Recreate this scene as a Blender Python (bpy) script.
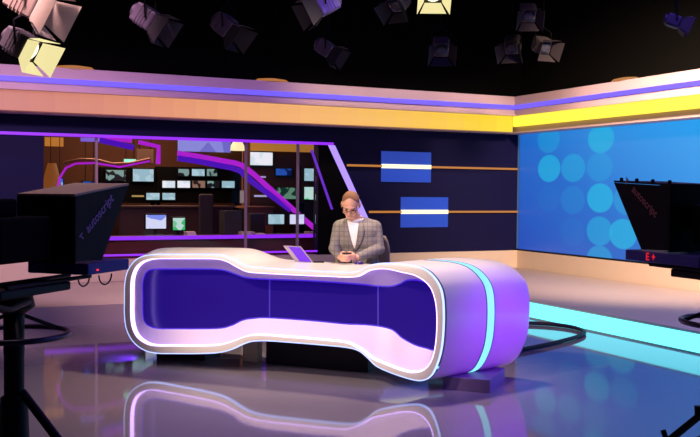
import bpy, bmesh, math, random
from mathutils import Vector, Matrix, Euler
from mathutils.bvhtree import BVHTree
random.seed(7)
for o in list(bpy.data.objects): bpy.data.objects.remove(o)
SC = bpy.context.scene
COL = SC.collection
PI = math.pi

# ------------------------------------------------------------------ camera
F = 908.0
Xc = Vector((1920, 9.5, -F)).normalized()      # room x axis seen from the camera
Yc = Vector((-430, 31.5, -F)).normalized()     # room y axis seen from the camera
Zc = Xc.cross(Yc).normalized()
Yc = Zc.cross(Xc).normalized()
CAM = Vector((0, 0, 1.65))
ROT = Matrix((Xc, Yc, Zc))
cd = bpy.data.cameras.new('camera'); cam = bpy.data.objects.new('camera', cd)
COL.objects.link(cam)
cam.matrix_world = Matrix.Translation(CAM) @ ROT.to_4x4()
cd.sensor_width = 36; cd.lens = F * 36 / 700; cd.clip_end = 100
SC.camera = cam
SC.view_settings.view_transform = 'Standard'; SC.view_settings.look = 'None'
SC.view_settings.gamma = 1; SC.view_settings.use_curve_mapping = False
SC.view_settings.exposure = 0.0
w = bpy.data.worlds.new('world'); SC.world = w; w.use_nodes = True
w.node_tree.nodes['Background'].inputs[0].default_value = (.02, .015, .04, 1)
w.node_tree.nodes['Background'].inputs[1].default_value = 0.03

def ray(px, py):
    return (ROT @ Vector((px - 350, 218.5 - py, -F))).normalized()
def at_y(px, py, Y): d = ray(px, py); return CAM + d * (Y / d.y)
def at_x(px, py, X): d = ray(px, py); return CAM + d * (X / d.x)
def at_z(px, py, Z): d = ray(px, py); return CAM + d * ((Z - 1.65) / d.z)
FWD = Vector((ray(350, 191).x, ray(350, 191).y, 0)).normalized()
RGT = Vector((FWD.y, -FWD.x, 0))
def cf(x, D, z=0.0):          # metres to the right of / in front of the viewpoint, height
    return Vector((RGT.x * x + FWD.x * D, RGT.y * x + FWD.y * D, z))
def at_D(px, py, D):
    d = ray(px, py); return CAM + d * (D / (d.x * FWD.x + d.y * FWD.y))
HEAD = math.atan2(FWD.y, FWD.x)    # heading of the view in the room

def S(r, g, b):
    f = lambda c: (c / 12.92 if c <= .04045 else ((c + .055) / 1.055) ** 2.4)
    return (f(r / 255), f(g / 255), f(b / 255))

# ------------------------------------------------------------------ studio lights, plus added fill and washes
def light(name, typ, loc, target, color, power, size=1.0, sy=None, spot=None, blend=.5, spread=None):
    ld = bpy.data.lights.new(name, typ); o = bpy.data.objects.new(name, ld); COL.objects.link(o)
    o.location = loc; ld.color = color; ld.energy = power
    if typ == 'AREA':
        ld.size = size
        if sy: ld.shape = 'RECTANGLE'; ld.size_y = sy
    else: ld.shadow_soft_size = size
    if spot: ld.spot_size = math.radians(spot); ld.spot_blend = blend
    if typ == 'AREA' and spread: ld.spread = math.radians(spread)
    o.rotation_euler = (Vector(target) - Vector(loc)).to_track_quat('-Z', 'Y').to_euler()
    return o
WARM = (1.0, .77, .50)
light('key_light', 'SPOT', cf(-3.2, 4.0, 4.8), cf(-0.3, 8.4, .9), WARM, 1700, .15, spot=32, blend=.6)
light('front_fill', 'SPOT', cf(-3.2, 2.6, 3.9), cf(-.4, 8.0, .55), (1, .78, .84), 650, .2, spot=30, blend=.8)  # unseen fill added to brighten the desk front
light('top_light', 'SPOT', cf(0.6, 9.2, 4.9), cf(-.2, 8.2, 1.0), WARM, 1100, .2, spot=62, blend=.8)
light('corner_wash', 'SPOT', cf(3.5, 9.5, 4.8), cf(4.9, 15.5, .4), (1, .70, .42), 4200, .3, spot=75, blend=.9)
light('back_wash', 'SPOT', cf(-3, 8, 4.8), cf(-4.2, 12.2, .3), (1, .60, .72), 1650, .3, spot=80, blend=.9)
light('violet_side', 'SPOT', cf(4.2, 6.2, 1.3), cf(1.2, 7.8, .42), (.30, .008, 1), 620, .12, spot=24, blend=1)
light('floor_wash', 'AREA', cf(3.0, 6.5, 5.0), cf(3.2, 7.5, 0), (.2, .10, 1), 150, 2.0)
light('floor_wash_left', 'AREA', cf(-1.5, 5.5, 5.0), cf(-1.5, 6.5, 0), (.85, .6, .8), 50, 2.0)
light('platform_wash', 'SPOT', cf(5.2, 7.0, 4.8), cf(5.4, 10.6, .2), (1, .68, .80), 700, .3, spot=70, blend=.9)  # unseen spot added to lift the right platform
light('fascia_wash_left', 'AREA', (1.6, 14.18 - 2.0, 4.9), (1.6, 14.18 - .45, 3.2), (.70, .34, .95), 13, 8.0, .3, spread=35)  # this and the next two: unseen lamps added to brighten the fascia
light('fascia_wash_right', 'AREA', (7.5, 14.18 - 2.0, 4.9), (7.5, 14.18 - .45, 3.2), (1, .72, .60), 15, 4.0, .3, spread=35)
light('fascia_wash_side', 'AREA', (10.24 - 2.0, 9.0, 4.9), (10.24 - .45, 9.0, 3.2), (1, .72, .66), 15, 6.0, .3, spread=35)

# ------------------------------------------------------------------ materials
MATS = {}
def mat(name, col, rough=.6, metal=0.0, emit=None, es=0.0, spec=.5, coat=0.0):
    if name in MATS: return MATS[name]
    m = bpy.data.materials.new(name); m.use_nodes = True
    b = m.node_tree.nodes['Principled BSDF']
    b.inputs['Base Color'].default_value = (*col, 1); b.inputs['Roughness'].default_value = rough
    b.inputs['Metallic'].default_value = metal; b.inputs['Specular IOR Level'].default_value = spec
    b.inputs['Coat Weight'].default_value = coat
    if emit:
        b.inputs['Emission Color'].default_value = (*emit, 1); b.inputs['Emission Strength'].default_value = es
    MATS[name] = m; return m
def noisy(m, scale=8, amt=.12, bump=0.0):
    nt = m.node_tree; b = nt.nodes['Principled BSDF']; base = b.inputs['Base Color'].default_value[:]
    tc = nt.nodes.new('ShaderNodeTexCoord'); n = nt.nodes.new('ShaderNodeTexNoise'); n.inputs['Scale'].default_value = scale
    n.inputs['Detail'].default_value = 4
    nt.links.new(tc.outputs['Object'], n.inputs['Vector'])
    mx = nt.nodes.new('ShaderNodeMix'); mx.data_type = 'RGBA'
    mx.inputs[6].default_value = [c * (1 - amt) for c in base[:3]] + [1]
    mx.inputs[7].default_value = [min(1, c * (1 + amt)) for c in base[:3]] + [1]
    nt.links.new(n.outputs['Fac'], mx.inputs[0]); nt.links.new(mx.outputs[2], b.inputs['Base Color'])
    if bump:
        bp = nt.nodes.new('ShaderNodeBump'); bp.inputs['Strength'].default_value = bump
        nt.links.new(n.outputs['Fac'], bp.inputs['Height']); nt.links.new(bp.outputs[0], b.inputs['Normal'])
    return m
def glow(name, rgb, s): return mat(name, (.02, .02, .02), .5, emit=rgb, es=s)

black = mat('black_plastic', (.004, .004, .006), .5, spec=.2)
blackm = mat('black_matte', (.003, .003, .004), .9, spec=.08)
darkmet = mat('dark_metal', (.05, .045, .06), .4, .6)
navy = noisy(mat('navy_wall', S(15, 14, 60), .7, spec=.15), 2, .08)
navy2 = noisy(mat('studio_black', (.0010, .0010, .0012), .9, spec=.1), 2, .1)
beige = noisy(mat('painted_cream', (.62, .50, .42), .55), 3, .04)
greyp = noisy(mat('platform_vinyl', (.36, .29, .30), .45), 3, .05)
deskw = mat('desk_lacquer', (.78, .74, .74), .28, coat=.3)
mauve = noisy(mat('fascia_paint', (.50, .36, .42), .6), 3, .04)

# ------------------------------------------------------------------ mesh helpers
def obj(name, bm, m, parent=None, smooth=False, keep=False):
    me = bpy.data.meshes.new(name); bmesh.ops.recalc_face_normals(bm, faces=bm.faces[:]) if not keep else None
    bm.to_mesh(me); bm.free()
    for x in (m if isinstance(m, (list, tuple)) else [m]): me.materials.append(x)
    o = bpy.data.objects.new(name, me); COL.objects.link(o)
    if parent: o.parent = parent
    if smooth:
        for p in me.polygons: p.use_smooth = True
        if smooth != 'all':
            md = None
            me.set_sharp_from_angle(angle=math.radians(40))
    return o
def tag(o, label=None, cat=None, group=None, kind=None):
    if label: o['label'] = label
    if cat: o['category'] = cat
    if group: o['group'] = group
    if kind: o['kind'] = kind
    return o
def empty(name, loc, rz=0, label=None, cat=None, group=None):
    o = bpy.data.objects.new(name, None); COL.objects.link(o); o.location = loc; o.rotation_euler = (0, 0, rz)
    o.empty_display_size = .1
    return tag(o, label, cat, group)
def frame_at(origin, xdir, zdir=Vector((0, 0, 1))):
    x = Vector(xdir).normalized(); z = Vector(zdir).normalized(); y = z.cross(x).normalized(); z = x.cross(y)
    M = Matrix((x, y, z)).transposed().to_4x4(); M.translation = origin; return M
def box(bm, c, s, bev=0.0, M=None):
    r = bmesh.ops.create_cube(bm, size=1.0)
    T = Matrix.Translation(Vector(c)) @ Matrix.Diagonal((*s, 1))
    if M is not None: T = M @ T
    bmesh.ops.transform(bm, matrix=T, verts=r['verts'])
    if bev:
        es = list({e for v in r['verts'] for e in v.link_edges})
        bmesh.ops.bevel(bm, geom=es, offset=bev, segments=2, affect='EDGES', profile=.5)
def B(c, s, bev=0.0, M=None):
    bm = bmesh.new(); box(bm, c, s, bev, M); return bm
def prism(bm, pts, thick):        # pts coplanar loop, thick vector
    t = Vector(thick); a = [bm.verts.new(Vector(p)) for p in pts]; b = [bm.verts.new(Vector(p) + t) for p in pts]
    n = len(a); bm.faces.new(a); bm.faces.new(b[::-1])
    for i in range(n): bm.faces.new((a[i], b[i], b[(i + 1) % n], a[(i + 1) % n]))
def P(pts, thick):
    bm = bmesh.new(); prism(bm, pts, thick); return bm
def tube(bm, pts, r, seg=10, closed=False, radii=None):
    pts = [Vector(p) for p in pts]; n = len(pts); rings = []
    up = Vector((0, 0, 1))
    prev = None
    for i, p in enumerate(pts):
        a = pts[(i - 1) % n] if (closed or i > 0) else p
        b = pts[(i + 1) % n] if (closed or i < n - 1) else p
        t = (b - a).normalized()
        if prev is None:
            s = t.cross(up) if abs(t.z) < .95 else t.cross(Vector((1, 0, 0)))
        else: s = prev - t * prev.dot(t)
        s.normalize(); prev = s; q = t.cross(s)
        rr = radii[i] if radii else r
        rings.append([bm.verts.new(p + (s * math.cos(k * 2 * PI / seg) + q * math.sin(k * 2 * PI / seg)) * rr) for k in range(seg)])
    for i in range(n if closed else n - 1):
        A = rings[i]; Bq = rings[(i + 1) % n]
        for k in range(seg): bm.faces.new((A[k], A[(k + 1) % seg], Bq[(k + 1) % seg], Bq[k]))
    if not closed: bm.faces.new(rings[0][::-1]); bm.faces.new(rings[-1])
def T(pts, r, seg=10, closed=False, radii=None):
    bm = bmesh.new(); tube(bm, pts, r, seg, closed, radii); return bm
def lathe(bm, prof, M=None, seg=28):    # prof: (r, z)
    rings = []
    for r, z in prof:
        rings.append([bm.verts.new((M or Matrix()) @ Vector((r * math.cos(k * 2 * PI / seg), r * math.sin(k * 2 * PI / seg), z))) for k in range(seg)])
    for A, Bq in zip(rings, rings[1:]):
        for k in range(seg): bm.faces.new((A[k], A[(k + 1) % seg], Bq[(k + 1) % seg], Bq[k]))
    bm.faces.new(rings[0][::-1]); bm.faces.new(rings[-1])
def L(prof, M=None, seg=28):
    bm = bmesh.new(); lathe(bm, prof, M, seg); return bm
def catmull(pts, sub, closed=True):
    out = []; n = len(pts)
    for i in range(n if closed else n - 1):
        g = lambda k: Vector(pts[k % n]) if closed else Vector(pts[max(0, min(n - 1, k))])
        p0, p1, p2, p3 = g(i - 1), g(i), g(i + 1), g(i + 2)
        for s in range(sub):
            t = s / sub
            out.append(.5 * ((2 * p1) + (p2 - p0) * t + (2 * p0 - 5 * p1 + 4 * p2 - p3) * t * t + (3 * p1 - p0 - 3 * p2 + p3) * t ** 3))
    if not closed: out.append(Vector(pts[-1]))
    return out

# ------------------------------------------------------------------ room shell
corner = at_D(518, 250, 17.2)
YW, XW = corner.y, corner.x
ZL = corner.z                       # top of the low wall
ZP = .236                           # stage platform height
ZB = at_y(517, 132.8, YW).z         # underside of fascia
ZT = at_y(497, 96, YW).z            # top of fascia
XL = -16.0
print('corner', corner, 'ZB', ZB, 'ZT', ZT)
st = lambda name, bm, m, **k: tag(obj(name, bm, m, **k), kind='structure')

# glossy floor
fm = mat('glossy_floor', (.22, .19, .24), .055, spec=.75)
noisy(fm, 1.2, .08)
st('floor', B(((XL + XW + 1) / 2, 8, -.05), (XW + 1 - XL, 26, .1)), fm)
st('ceiling', B(((XL + XW + 1) / 2, 10, 6.05), (XW + 1 - XL, 30, .1)), navy2)
st('wall_front', B(((XL + XW + 1) / 2, -5.05, 3), (XW + 1 - XL, .1, 6)), navy2)
st('wall_left', B((XL - .05, 8, 3), (.1, 26, 6)), navy2)

# back wall with the control room window
x0 = at_y(43.5, 200, YW).x; x1 = at_y(318, 200, YW).x
zw = at_y(180, 138.2, YW).z         # top of the window
bm = bmesh.new()
def xz(bm, xa, xb, za, zb, y=YW, t=.2):
    box(bm, ((xa + xb) / 2, y + t / 2, (za + zb) / 2), (xb - xa, t, zb - za))
xz(bm, XL, x0, ZL, 3.3); xz(bm, x0, x1, zw, 3.3); xz(bm, x1, XW + .2, ZL, 3.3)
st('wall_back', bm, navy)
st('wall_back_upper', B(((XL + XW + .2) / 2, YW + .1, 4.65), (XW + .2 - XL, .2, 2.7)), navy2)
st('wall_right', B((XW + .1, (YW - 5) / 2, 3), (.2, YW + 5, 6)), navy2)
# low wall under it (returns along the right wall)
bm = bmesh.new()
box(bm, ((XL + XW) / 2, YW + .05, (ZL) / 2), (XW - XL, .26, ZL))
st('trim_1', bm, beige)
st('trim_2', B((XW + .02, (YW - 4) / 2, ZL / 2), (.2, YW + 4 - .1, ZL)), beige)

# stage platform, polygon with LED lit riser
pr = [at_z(529, 300.5, ZP), at_z(700, 331.3, ZP)]
dR = (pr[1] - pr[0]).normalized()
print('riser dir', dR, 'pts', pr)
xr = (pr[0].x + pr[1].x) / 2
pl = at_z(90, 305.3, ZP); yl = pl.y
pl2 = at_z(40, 307.5, ZP)
print('left edge', pl, pl2, 'YW', YW, 'XW', XW)
cr = .9
arc = [Vector((xr - cr + cr * math.cos(a), yl - cr + cr * math.sin(a), 0)) for a in [PI / 2 * k / 10 for k in range(11)]]
# platform runs: far left -> behind desk -> corner toward the right wall -> toward camera along the right
edge = [Vector((XL, yl, 0)), Vector((xr - 1.2, yl, 0)), Vector((xr - .5, yl - .15, 0)), Vector((xr - .1, yl - .6, 0)), Vector((xr, yl - 1.3, 0)), Vector((xr, -4.9, 0))]
poly = edge + [Vector((XW - .1, -4.9, 0)), Vector((XW - .1, YW - .1, 0)), Vector((XL, YW - .1, 0))]
st('trim_3', P([p + Vector((0, 0, .001)) for p in poly], (0, 0, ZP - .001)), greyp)
led = glow('cyan_led', S(105, 232, 250), 1.9)
ys = at_z(505, 297, ZP).y
riser = tag(obj('led_strip', B((xr - .012, (ys - 4.8) / 2, .115), (.02, ys + 4.8, .19), .004), led),
            'wide glowing cyan light strip along the riser of the right hand stage platform', 'light strip')

# ------------------------------------------------------------------ fascia: mauve upper board, blue line, warm lit lower board
FO = .45     # how far it stands out from the wall
zbl = at_y(470, 105.2, YW - FO); 
def zy(px, py): return at_y(px, py, YW - FO).z
fT, fBl, fPk, fB = zy(300, 83), zy(300, 95.2), zy(300, 103.6), zy(300, 123.6)
print('fascia', fT, fBl, fPk, fB)
XF = XW - FO
bm = bmesh.new()
box(bm, ((XL + XF) / 2, YW - FO / 2, (fT + fPk) / 2), (XF - XL, FO, fT - fPk))
box(bm, (XW - FO / 2, (YW - 4.8) / 2, (fT + fPk) / 2), (FO, YW + 4.8, fT - fPk))
st('trim_4', bm, mauve)
bm = bmesh.new()
box(bm, ((XL + XF) / 2, YW - FO - .05, fPk - .012), (XF - XL, .14, .025))
box(bm, (XF - .0, (YW - 4.8 - .1) / 2, fPk - .012), (.1, YW + 4.7 - FO, .025))
st('trim_5', bm, mauve)
# lower board (behind the light lines)
bm = bmesh.new()
box(bm, ((XL + XF) / 2, YW - FO / 2 + .04, (fPk + fB) / 2 - .01), (XF - XL, FO - .08, fPk - fB - .02))
box(bm, (XW - FO / 2 + .04, (YW - 4.8) / 2, (fPk + fB) / 2 - .01), (FO - .08, YW + 4.8, fPk - fB - .02))
st('trim_6', bm, mauve)
blue_led = glow('blue_led', S(105, 85, 255), 1.25)
tag(obj('led_strip', B(((XL + XF) / 2, YW - FO - .012, fBl), (XF - XL - .04, .02, .075), .004), blue_led),
    'thin blue violet light line along the upper fascia of the back wall', 'light strip', )
tag(obj('led_strip', B((XF - .012, (YW - 4.8 - FO) / 2, fBl), (.02, YW + 4.8 - FO, .075), .004), blue_led),
    'thin blue violet light line along the upper fascia above the wall screen', 'light strip')
# lower fascia on the back wall: glow fade painted as emissive colour steps
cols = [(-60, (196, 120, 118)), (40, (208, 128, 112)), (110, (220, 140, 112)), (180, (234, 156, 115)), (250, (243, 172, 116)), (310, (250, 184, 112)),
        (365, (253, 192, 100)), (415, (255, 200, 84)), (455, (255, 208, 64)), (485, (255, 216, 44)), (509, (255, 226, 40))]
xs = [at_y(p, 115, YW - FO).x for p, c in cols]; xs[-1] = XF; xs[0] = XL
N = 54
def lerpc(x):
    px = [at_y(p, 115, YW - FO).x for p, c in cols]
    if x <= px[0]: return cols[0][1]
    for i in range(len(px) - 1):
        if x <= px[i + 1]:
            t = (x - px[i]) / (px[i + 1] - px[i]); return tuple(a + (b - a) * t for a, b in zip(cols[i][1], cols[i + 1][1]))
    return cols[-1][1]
root = empty('fascia_glow_band', Vector((0, YW - FO, fB)), 0, 'long glowing band in the fascia above the dark back wall, its peach to yellow fade painted in', 'light panel')
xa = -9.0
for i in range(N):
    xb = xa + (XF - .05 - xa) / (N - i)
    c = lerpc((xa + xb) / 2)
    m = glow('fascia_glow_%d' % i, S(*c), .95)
    p = obj('glow_segment', B(((xa + xb) / 2, YW - FO + .005, (fPk + fB) / 2 - .005), (xb - xa + .001, .06, fPk - fB - .04)), m)
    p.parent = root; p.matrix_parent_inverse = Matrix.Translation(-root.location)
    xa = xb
# right: a brighter yellow tube line over the screen, mauve lip under it
zy0 = at_x(650, 100.4, XF).z; zy1 = at_x(650, 113.2, XF).z
ylw = glow('yellow_led', S(255, 228, 62), 1.35)
tag(obj('led_strip', B((XF - .0, (YW - FO - 4.8) / 2, (zy0 + zy1) / 2), (.06, YW - FO + 4.8, zy0 - zy1), .006), ylw),
    'bright yellow light strip in the fascia above the big blue wall screen', 'light strip')

# ------------------------------------------------------------------ LED screen on the right wall
def screen_mat():
    m = bpy.data.materials.new('screen_picture'); m.use_nodes = True; nt = m.node_tree; nd = nt.nodes; lk = nt.links
    b = nd['Principled BSDF']; b.inputs['Base Color'].default_value = (.01, .01, .015, 1); b.inputs['Roughness'].default_value = .35
    tc = nd.new('ShaderNodeTexCoord'); sp = nd.new('ShaderNodeSeparateXYZ'); lk.new(tc.outputs['Object'], sp.inputs[0])
    a = at_x(518, 250, XW); c = at_x(700, 118, XW)
    # gradient factor 0 at lower far corner, 1 at upper near corner
    my = nd.new('ShaderNodeMapRange'); my.inputs[1].default_value = a.y; my.inputs[2].default_value = c.y
    lk.new(sp.outputs[1], my.inputs[0])
    mz = nd.new('ShaderNodeMapRange'); mz.inputs[1].default_value = a.z; mz.inputs[2].default_value = c.z
    lk.new(sp.outputs[2], mz.inputs[0])
    ad = nd.new('ShaderNodeMath'); ad.operation = 'ADD'; lk.new(my.outputs[0], ad.inputs[0])
    hz = nd.new('ShaderNodeMath'); hz.operation = 'MULTIPLY'; hz.inputs[1].default_value = .75; lk.new(mz.outputs[0], hz.inputs[0]); lk.new(hz.outputs[0], ad.inputs[1])
    hf = nd.new('ShaderNodeMath'); hf.operation = 'MULTIPLY'; hf.inputs[1].default_value = .6; lk.new(ad.outputs[0], hf.inputs[0])
    cr = nd.new('ShaderNodeValToRGB'); cr.color_ramp.elements[0].color = (*S(36, 76, 182), 1); cr.color_ramp.elements[1].color = (*S(30, 156, 236), 1)
    e = cr.color_ramp.elements.new(.45); e.color = (*S(30, 104, 200), 1)
    lk.new(hf.outputs[0], cr.inputs[0]); cur = cr.outputs[0]
    circ = [(551, 139.5, .35), (551.5, 168.5, .75), (575.5, 168, .5), (602, 167, .3), (603.5, 138.5, .85), (602.5, 198, .85), (575, 200, .18),
            (602, 231, .55), (625.5, 234, .8), (602, 260, .5), (575, 232, .06), (551, 198, .05), (630, 200, .4)]
    for px, py, s in circ:
        p = at_x(px, py, XW)
        d = nd.new('ShaderNodeVectorMath'); d.operation = 'DISTANCE'; d.inputs[1].default_value = (XW, p.y * .76, p.z)
        cb = nd.new('ShaderNodeCombineXYZ'); cb.inputs[0].default_value = XW; ys_ = nd.new('ShaderNodeMath'); ys_.operation = 'MULTIPLY'; ys_.inputs[1].default_value = .76; lk.new(sp.outputs[1], ys_.inputs[0]); lk.new(ys_.outputs[0], cb.inputs[1]); lk.new(sp.outputs[2], cb.inputs[2])
        lk.new(cb.outputs[0], d.inputs[0])
        mr = nd.new('ShaderNodeMapRange'); mr.inputs[1].default_value = .252; mr.inputs[2].default_value = .232; mr.inputs[3].default_value = 0; mr.inputs[4].default_value = s
        lk.new(d.outputs['Value'], mr.inputs[0])
        mx = nd.new('ShaderNodeMix'); mx.data_type = 'RGBA'; lk.new(mr.outputs[0], mx.inputs[0]); lk.new(cur, mx.inputs[6]); mx.inputs[7].default_value = (*S(22, 172, 222), 1)
        cur = mx.outputs[2]
    lk.new(cur, b.inputs['Emission Color']); b.inputs['Emission Strength'].default_value = 1.0
    return m
zs0 = ZL + .02; zs1 = fB - .0
scr_e = empty('wall_screen', (0, 0, 0), 0, 'huge blue video screen with pale cyan circles filling the right wall', 'screen')
scr_e.location = (XW - .06, YW - .06, zs0)
def kid(o, par):
    o.parent = par; o.matrix_parent_inverse = par.matrix_world.inverted() if par.parent else Matrix.LocRotScale(par.location, par.rotation_euler, None).inverted(); return o
kid(obj('display', B((XW - .03, (YW - .085 - 3) / 2, (zs0 + zs1) / 2), (.05, YW + 3 - .085, zs1 - zs0)), screen_mat()), scr_e)
bm = bmesh.new()
box(bm, (XW - .02, YW - .04, (zs0 + zs1) / 2), (.035, .08, zs1 - zs0))
kid(obj('edge_frame', bm, mat('screen_frame', S(80, 110, 150), .4, emit=S(60, 110, 170), es=.4)), scr_e)
kid(obj('bottom_rail', B((XW - .04, (YW - 3) / 2, zs0 - .005), (.08, YW + 3, .03)), black), scr_e)

# ------------------------------------------------------------------ back wall light bars and panels
orange = glow('amber_bar', S(200, 125, 45), .9)
hot = glow('pale_yellow_bar', S(255, 248, 205), 1.3)
bluepan = mat('blue_acrylic', S(30, 60, 160), .35, emit=S(34, 72, 190), es=.55)
def bar(px0, pxa, pxb, px1, py, lab):
    z = at_y((pxa + pxb) / 2, py, YW).z; X = [at_y(p, py, YW).x for p in (px0, pxa, pxb, px1)]
    r = empty('light_bar', (X[0], YW - .03, z), 0, lab, 'light bar', 'amber light bars on the back wall')
    for a, b_, m, nm in ((X[0], X[1] - .0, orange, 'amber_section'), (X[1], X[2], hot, 'lit_section'), (X[2], X[3] - .02, orange, 'amber_section')):
        d = .045 if m is hot else .022
        kid(obj(nm, B(((a + b_) / 2, YW - .03, z), (b_ - a, .04, d * 1.6), .004), m), r)
bar(346.5, 381, 430, 517, 166.6, 'upper amber light bar on the dark wall with a white lit middle')
bar(368.5, 400.5, 447, 517, 211.8, 'lower amber light bar on the dark wall, starting behind the seated man')
for a, b_, c, d, lab in ((381, 151, 430.5, 182.5, 'square blue panel behind the upper amber light bar'), (400.5, 197, 447.5, 227, 'square blue panel behind the lower amber light bar')):
    p0 = at_y(a, b_, YW); p1 = at_y(b_ * 0 + c, d, YW)
    tag(obj('wall_panel', B(((p0.x + p1.x) / 2, YW - .008, (p0.z + p1.z) / 2), (p1.x - p0.x, .014, p0.z - p1.z), .003), bluepan), lab, 'panel')

# ------------------------------------------------------------------ control room behind the window
YR = YW + 5.2
brown = noisy(mat('control_room_wall', S(74, 36, 16), .8), 2, .15)
bm = bmesh.new(); box(bm, ((x0 + x1) / 2, YR + .05, 2), (x1 - x0 + 8, .1, 4.4)); st('wall_control_back', bm, brown)
st('wall_control_left', B((x0 - 1.25, (YW + YR) / 2 + .1, 2), (.1, YR - YW - .2, 4.4)), brown)
st('wall_control_right', B((x1 + 3.95, (YW + YR) / 2 + .1, 2), (.1, YR - YW - .2, 4.4)), brown)
st('floor_control_room', B(((x0 + x1) / 2 + 1.3, (YW + YR) / 2 + .1, .1), (x1 - x0 + 5, YR - YW - .2, .2)), mat('dark_carpet', (.02, .015, .015), .9))
st('ceiling_control_room', B(((x0 + x1) / 2 + 1.3, (YW + YR) / 2 + .1, 4.0), (x1 - x0 + 5, YR - YW - .2, .1)), blackm)
# window glass and frame
gm = bpy.data.materials.new('window_glass'); gm.use_nodes = True; nt = gm.node_tree; nt.nodes.clear()
o_ = nt.nodes.new('ShaderNodeOutputMaterial'); mx = nt.nodes.new('ShaderNodeMixShader'); tr = nt.nodes.new('ShaderNodeBsdfTransparent'); gl = nt.nodes.new('ShaderNodeBsdfGlossy')
gl.inputs['Roughness'].default_value = .01; fr = nt.nodes.new('ShaderNodeFresnel'); fr.inputs[0].default_value = 1.14
nt.links.new(fr.outputs[0], mx.inputs[0]); nt.links.new(tr.outputs[0], mx.inputs[1]); nt.links.new(gl.outputs[0], mx.inputs[2]); nt.links.new(mx.outputs[0], o_.inputs[0])
tr.inputs[0].default_value = (.93, .92, .95, 1)
win = tag(empty('window_1', (x0, YW, ZL)), kind='structure')
kid(obj('pane', B(((x0 + x1) / 2, YW + .1, (ZL + zw) / 2), (x1 - x0 - .002, .012, zw - ZL - .002)), gm), win)
mull = mat('mullion', S(150, 130, 150), .4, .3)
for px in (97, 247, 299):
    X = at_y(px, 180, YW).x
    kid(obj('mullion', B((X, YW + .06, (ZL + zw) / 2), (.035, .05, zw - ZL - .004)), mull), win)
vio = glow('violet_led', S(150, 40, 250), 1.1)
vio2 = glow('violet_reflection', S(112, 40, 215), .8)
lav = glow('lavender_led', S(170, 140, 255), 1.25)
xd = at_y(333, 143.2, YW)
tag(obj('led_strip', B(((XL + 4 + xd.x) / 2, YW - .02, zw - .01), (xd.x - XL - 4, .03, .045), .004), vio),
    'long violet light line along the top of the control room window', 'light strip', )
# black panel right of the glass with diagonal lavender strip
d0 = at_y(327.5, 143.6, YW); d1 = at_y(377, 254, YW); d1.z = ZL + .01
wd = at_y(334, 143.6, YW).x - d0.x
st('trim_7', P([Vector((x1, YW - .001, ZL + .005)), Vector((d1.x, YW - .001, ZL + .005)), Vector((d0.x, YW - .001, zw - .03)), Vector((x1, YW - .001, zw - .03))], (0, -.02, 0)), blackm)
tag(obj('led_strip', P([d1 + Vector((0, -.002, 0)), d1 + Vector((wd, -.002, 0)), Vector((d0.x + wd, YW - .002, zw - .035)), Vector((d0.x, YW - .002, zw - .035))], (0, -.04, 0)), lav),
    'diagonal lavender light strip slanting down behind the seated man', 'light strip')
e0 = at_y(310.5, 150, YW - .03); e1 = at_y(331, 209.5, YW - .03)  # reflection of the diagonal strip, drawn as a thin glowing bar
tag(obj('led_strip', P([e0, e0 + Vector((.045, 0, 0)), e1 + Vector((.045, 0, 0)), e1], (0, .012, 0)), vio2),
    'thin dim violet reflection of the diagonal strip, painted on the black panel beside the window', 'light strip')
# sill strips
def strip(px0, px1, py, Y, h, m, lab, dp=.03):
    a = at_y(px0, py, Y); b_ = at_y(px1, py, Y); zz = (a.z + b_.z) / 2
    return tag(obj('led_strip', B(((a.x + b_.x) / 2, Y, zz), (b_.x - a.x, dp, h), .004), m), lab, 'light strip')
strip(44, 330, 253.6, YW + .02, .03, vio, 'violet light line at the foot of the control room window')
# console counter just behind the glass
YC = YW + .35
ct0 = at_y(200, 236.0, YC).z
wood = noisy(mat('mahogany', S(84, 30, 22), .3), 3, .25)
xa0 = x0 + .05; xb0 = x1 + .1
cn = empty('control_counter', ((xa0 + xb0) / 2, YC + .4, .2), 0, 'long brown control room counter behind the window glass', 'counter')
kid(obj('countertop', B(((xa0 + xb0) / 2, YC + .4, ct0 - .04), (xb0 - xa0, .8, .05), .005), wood), cn)
kid(obj('front_panel', B(((xa0 + xb0) / 2, YC + .05, (ct0 + .2) / 2 - .03), (xb0 - xa0, .04, ct0 - .28)), wood), cn)
kid(obj('light_edge', B(((xa0 + xb0) / 2, YC - .01, ct0 - .02), (xb0 - xa0, .03, .06), .004), vio), cn)

def S3(c): return S(*c)
def scrm(name, c1, c2, s=1.0, scale=3.0, thr=.5):
    if name in MATS: return MATS[name]
    m = mat(name, (.01, .01, .01), .3, emit=(1, 1, 1), es=s); nt = m.node_tree
    tc = nt.nodes.new('ShaderNodeTexCoord'); n = nt.nodes.new('ShaderNodeTexVoronoi'); n.inputs['Scale'].default_value = scale
    nt.links.new(tc.outputs['Object'], n.inputs[0]); r = nt.nodes.new('ShaderNodeValToRGB')
    r.color_ramp.elements[0].color = (*S3(c1), 1); r.color_ramp.elements[1].color = (*S3(c2), 1)
    r.color_ramp.elements[0].position = thr - .05; r.color_ramp.elements[1].position = thr + .05
    sp = nt.nodes.new('ShaderNodeSeparateColor'); nt.links.new(n.outputs['Color'], sp.inputs[0])
    nt.links.new(sp.outputs[0], r.inputs[0]); nt.links.new(r.outputs[0], nt.nodes['Principled BSDF'].inputs['Emission Color']); return m
pale = scrm('screen_pale', (165, 205, 215), (190, 225, 232), .9, 9)
white_ = scrm('screen_white', (225, 240, 245), (250, 252, 255), 1.0, 9)
mixed = scrm('screen_mixed', (12, 22, 30), (150, 190, 180), .7, 9)
brownp = scrm('screen_brown', (40, 25, 20), (170, 130, 110), .7, 10)
bluepic = scrm('screen_blue', (10, 25, 80), (40, 90, 190), .8, 7)
green_ = scrm('screen_green', (60, 200, 110), (200, 240, 225), .9, 8)
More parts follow.
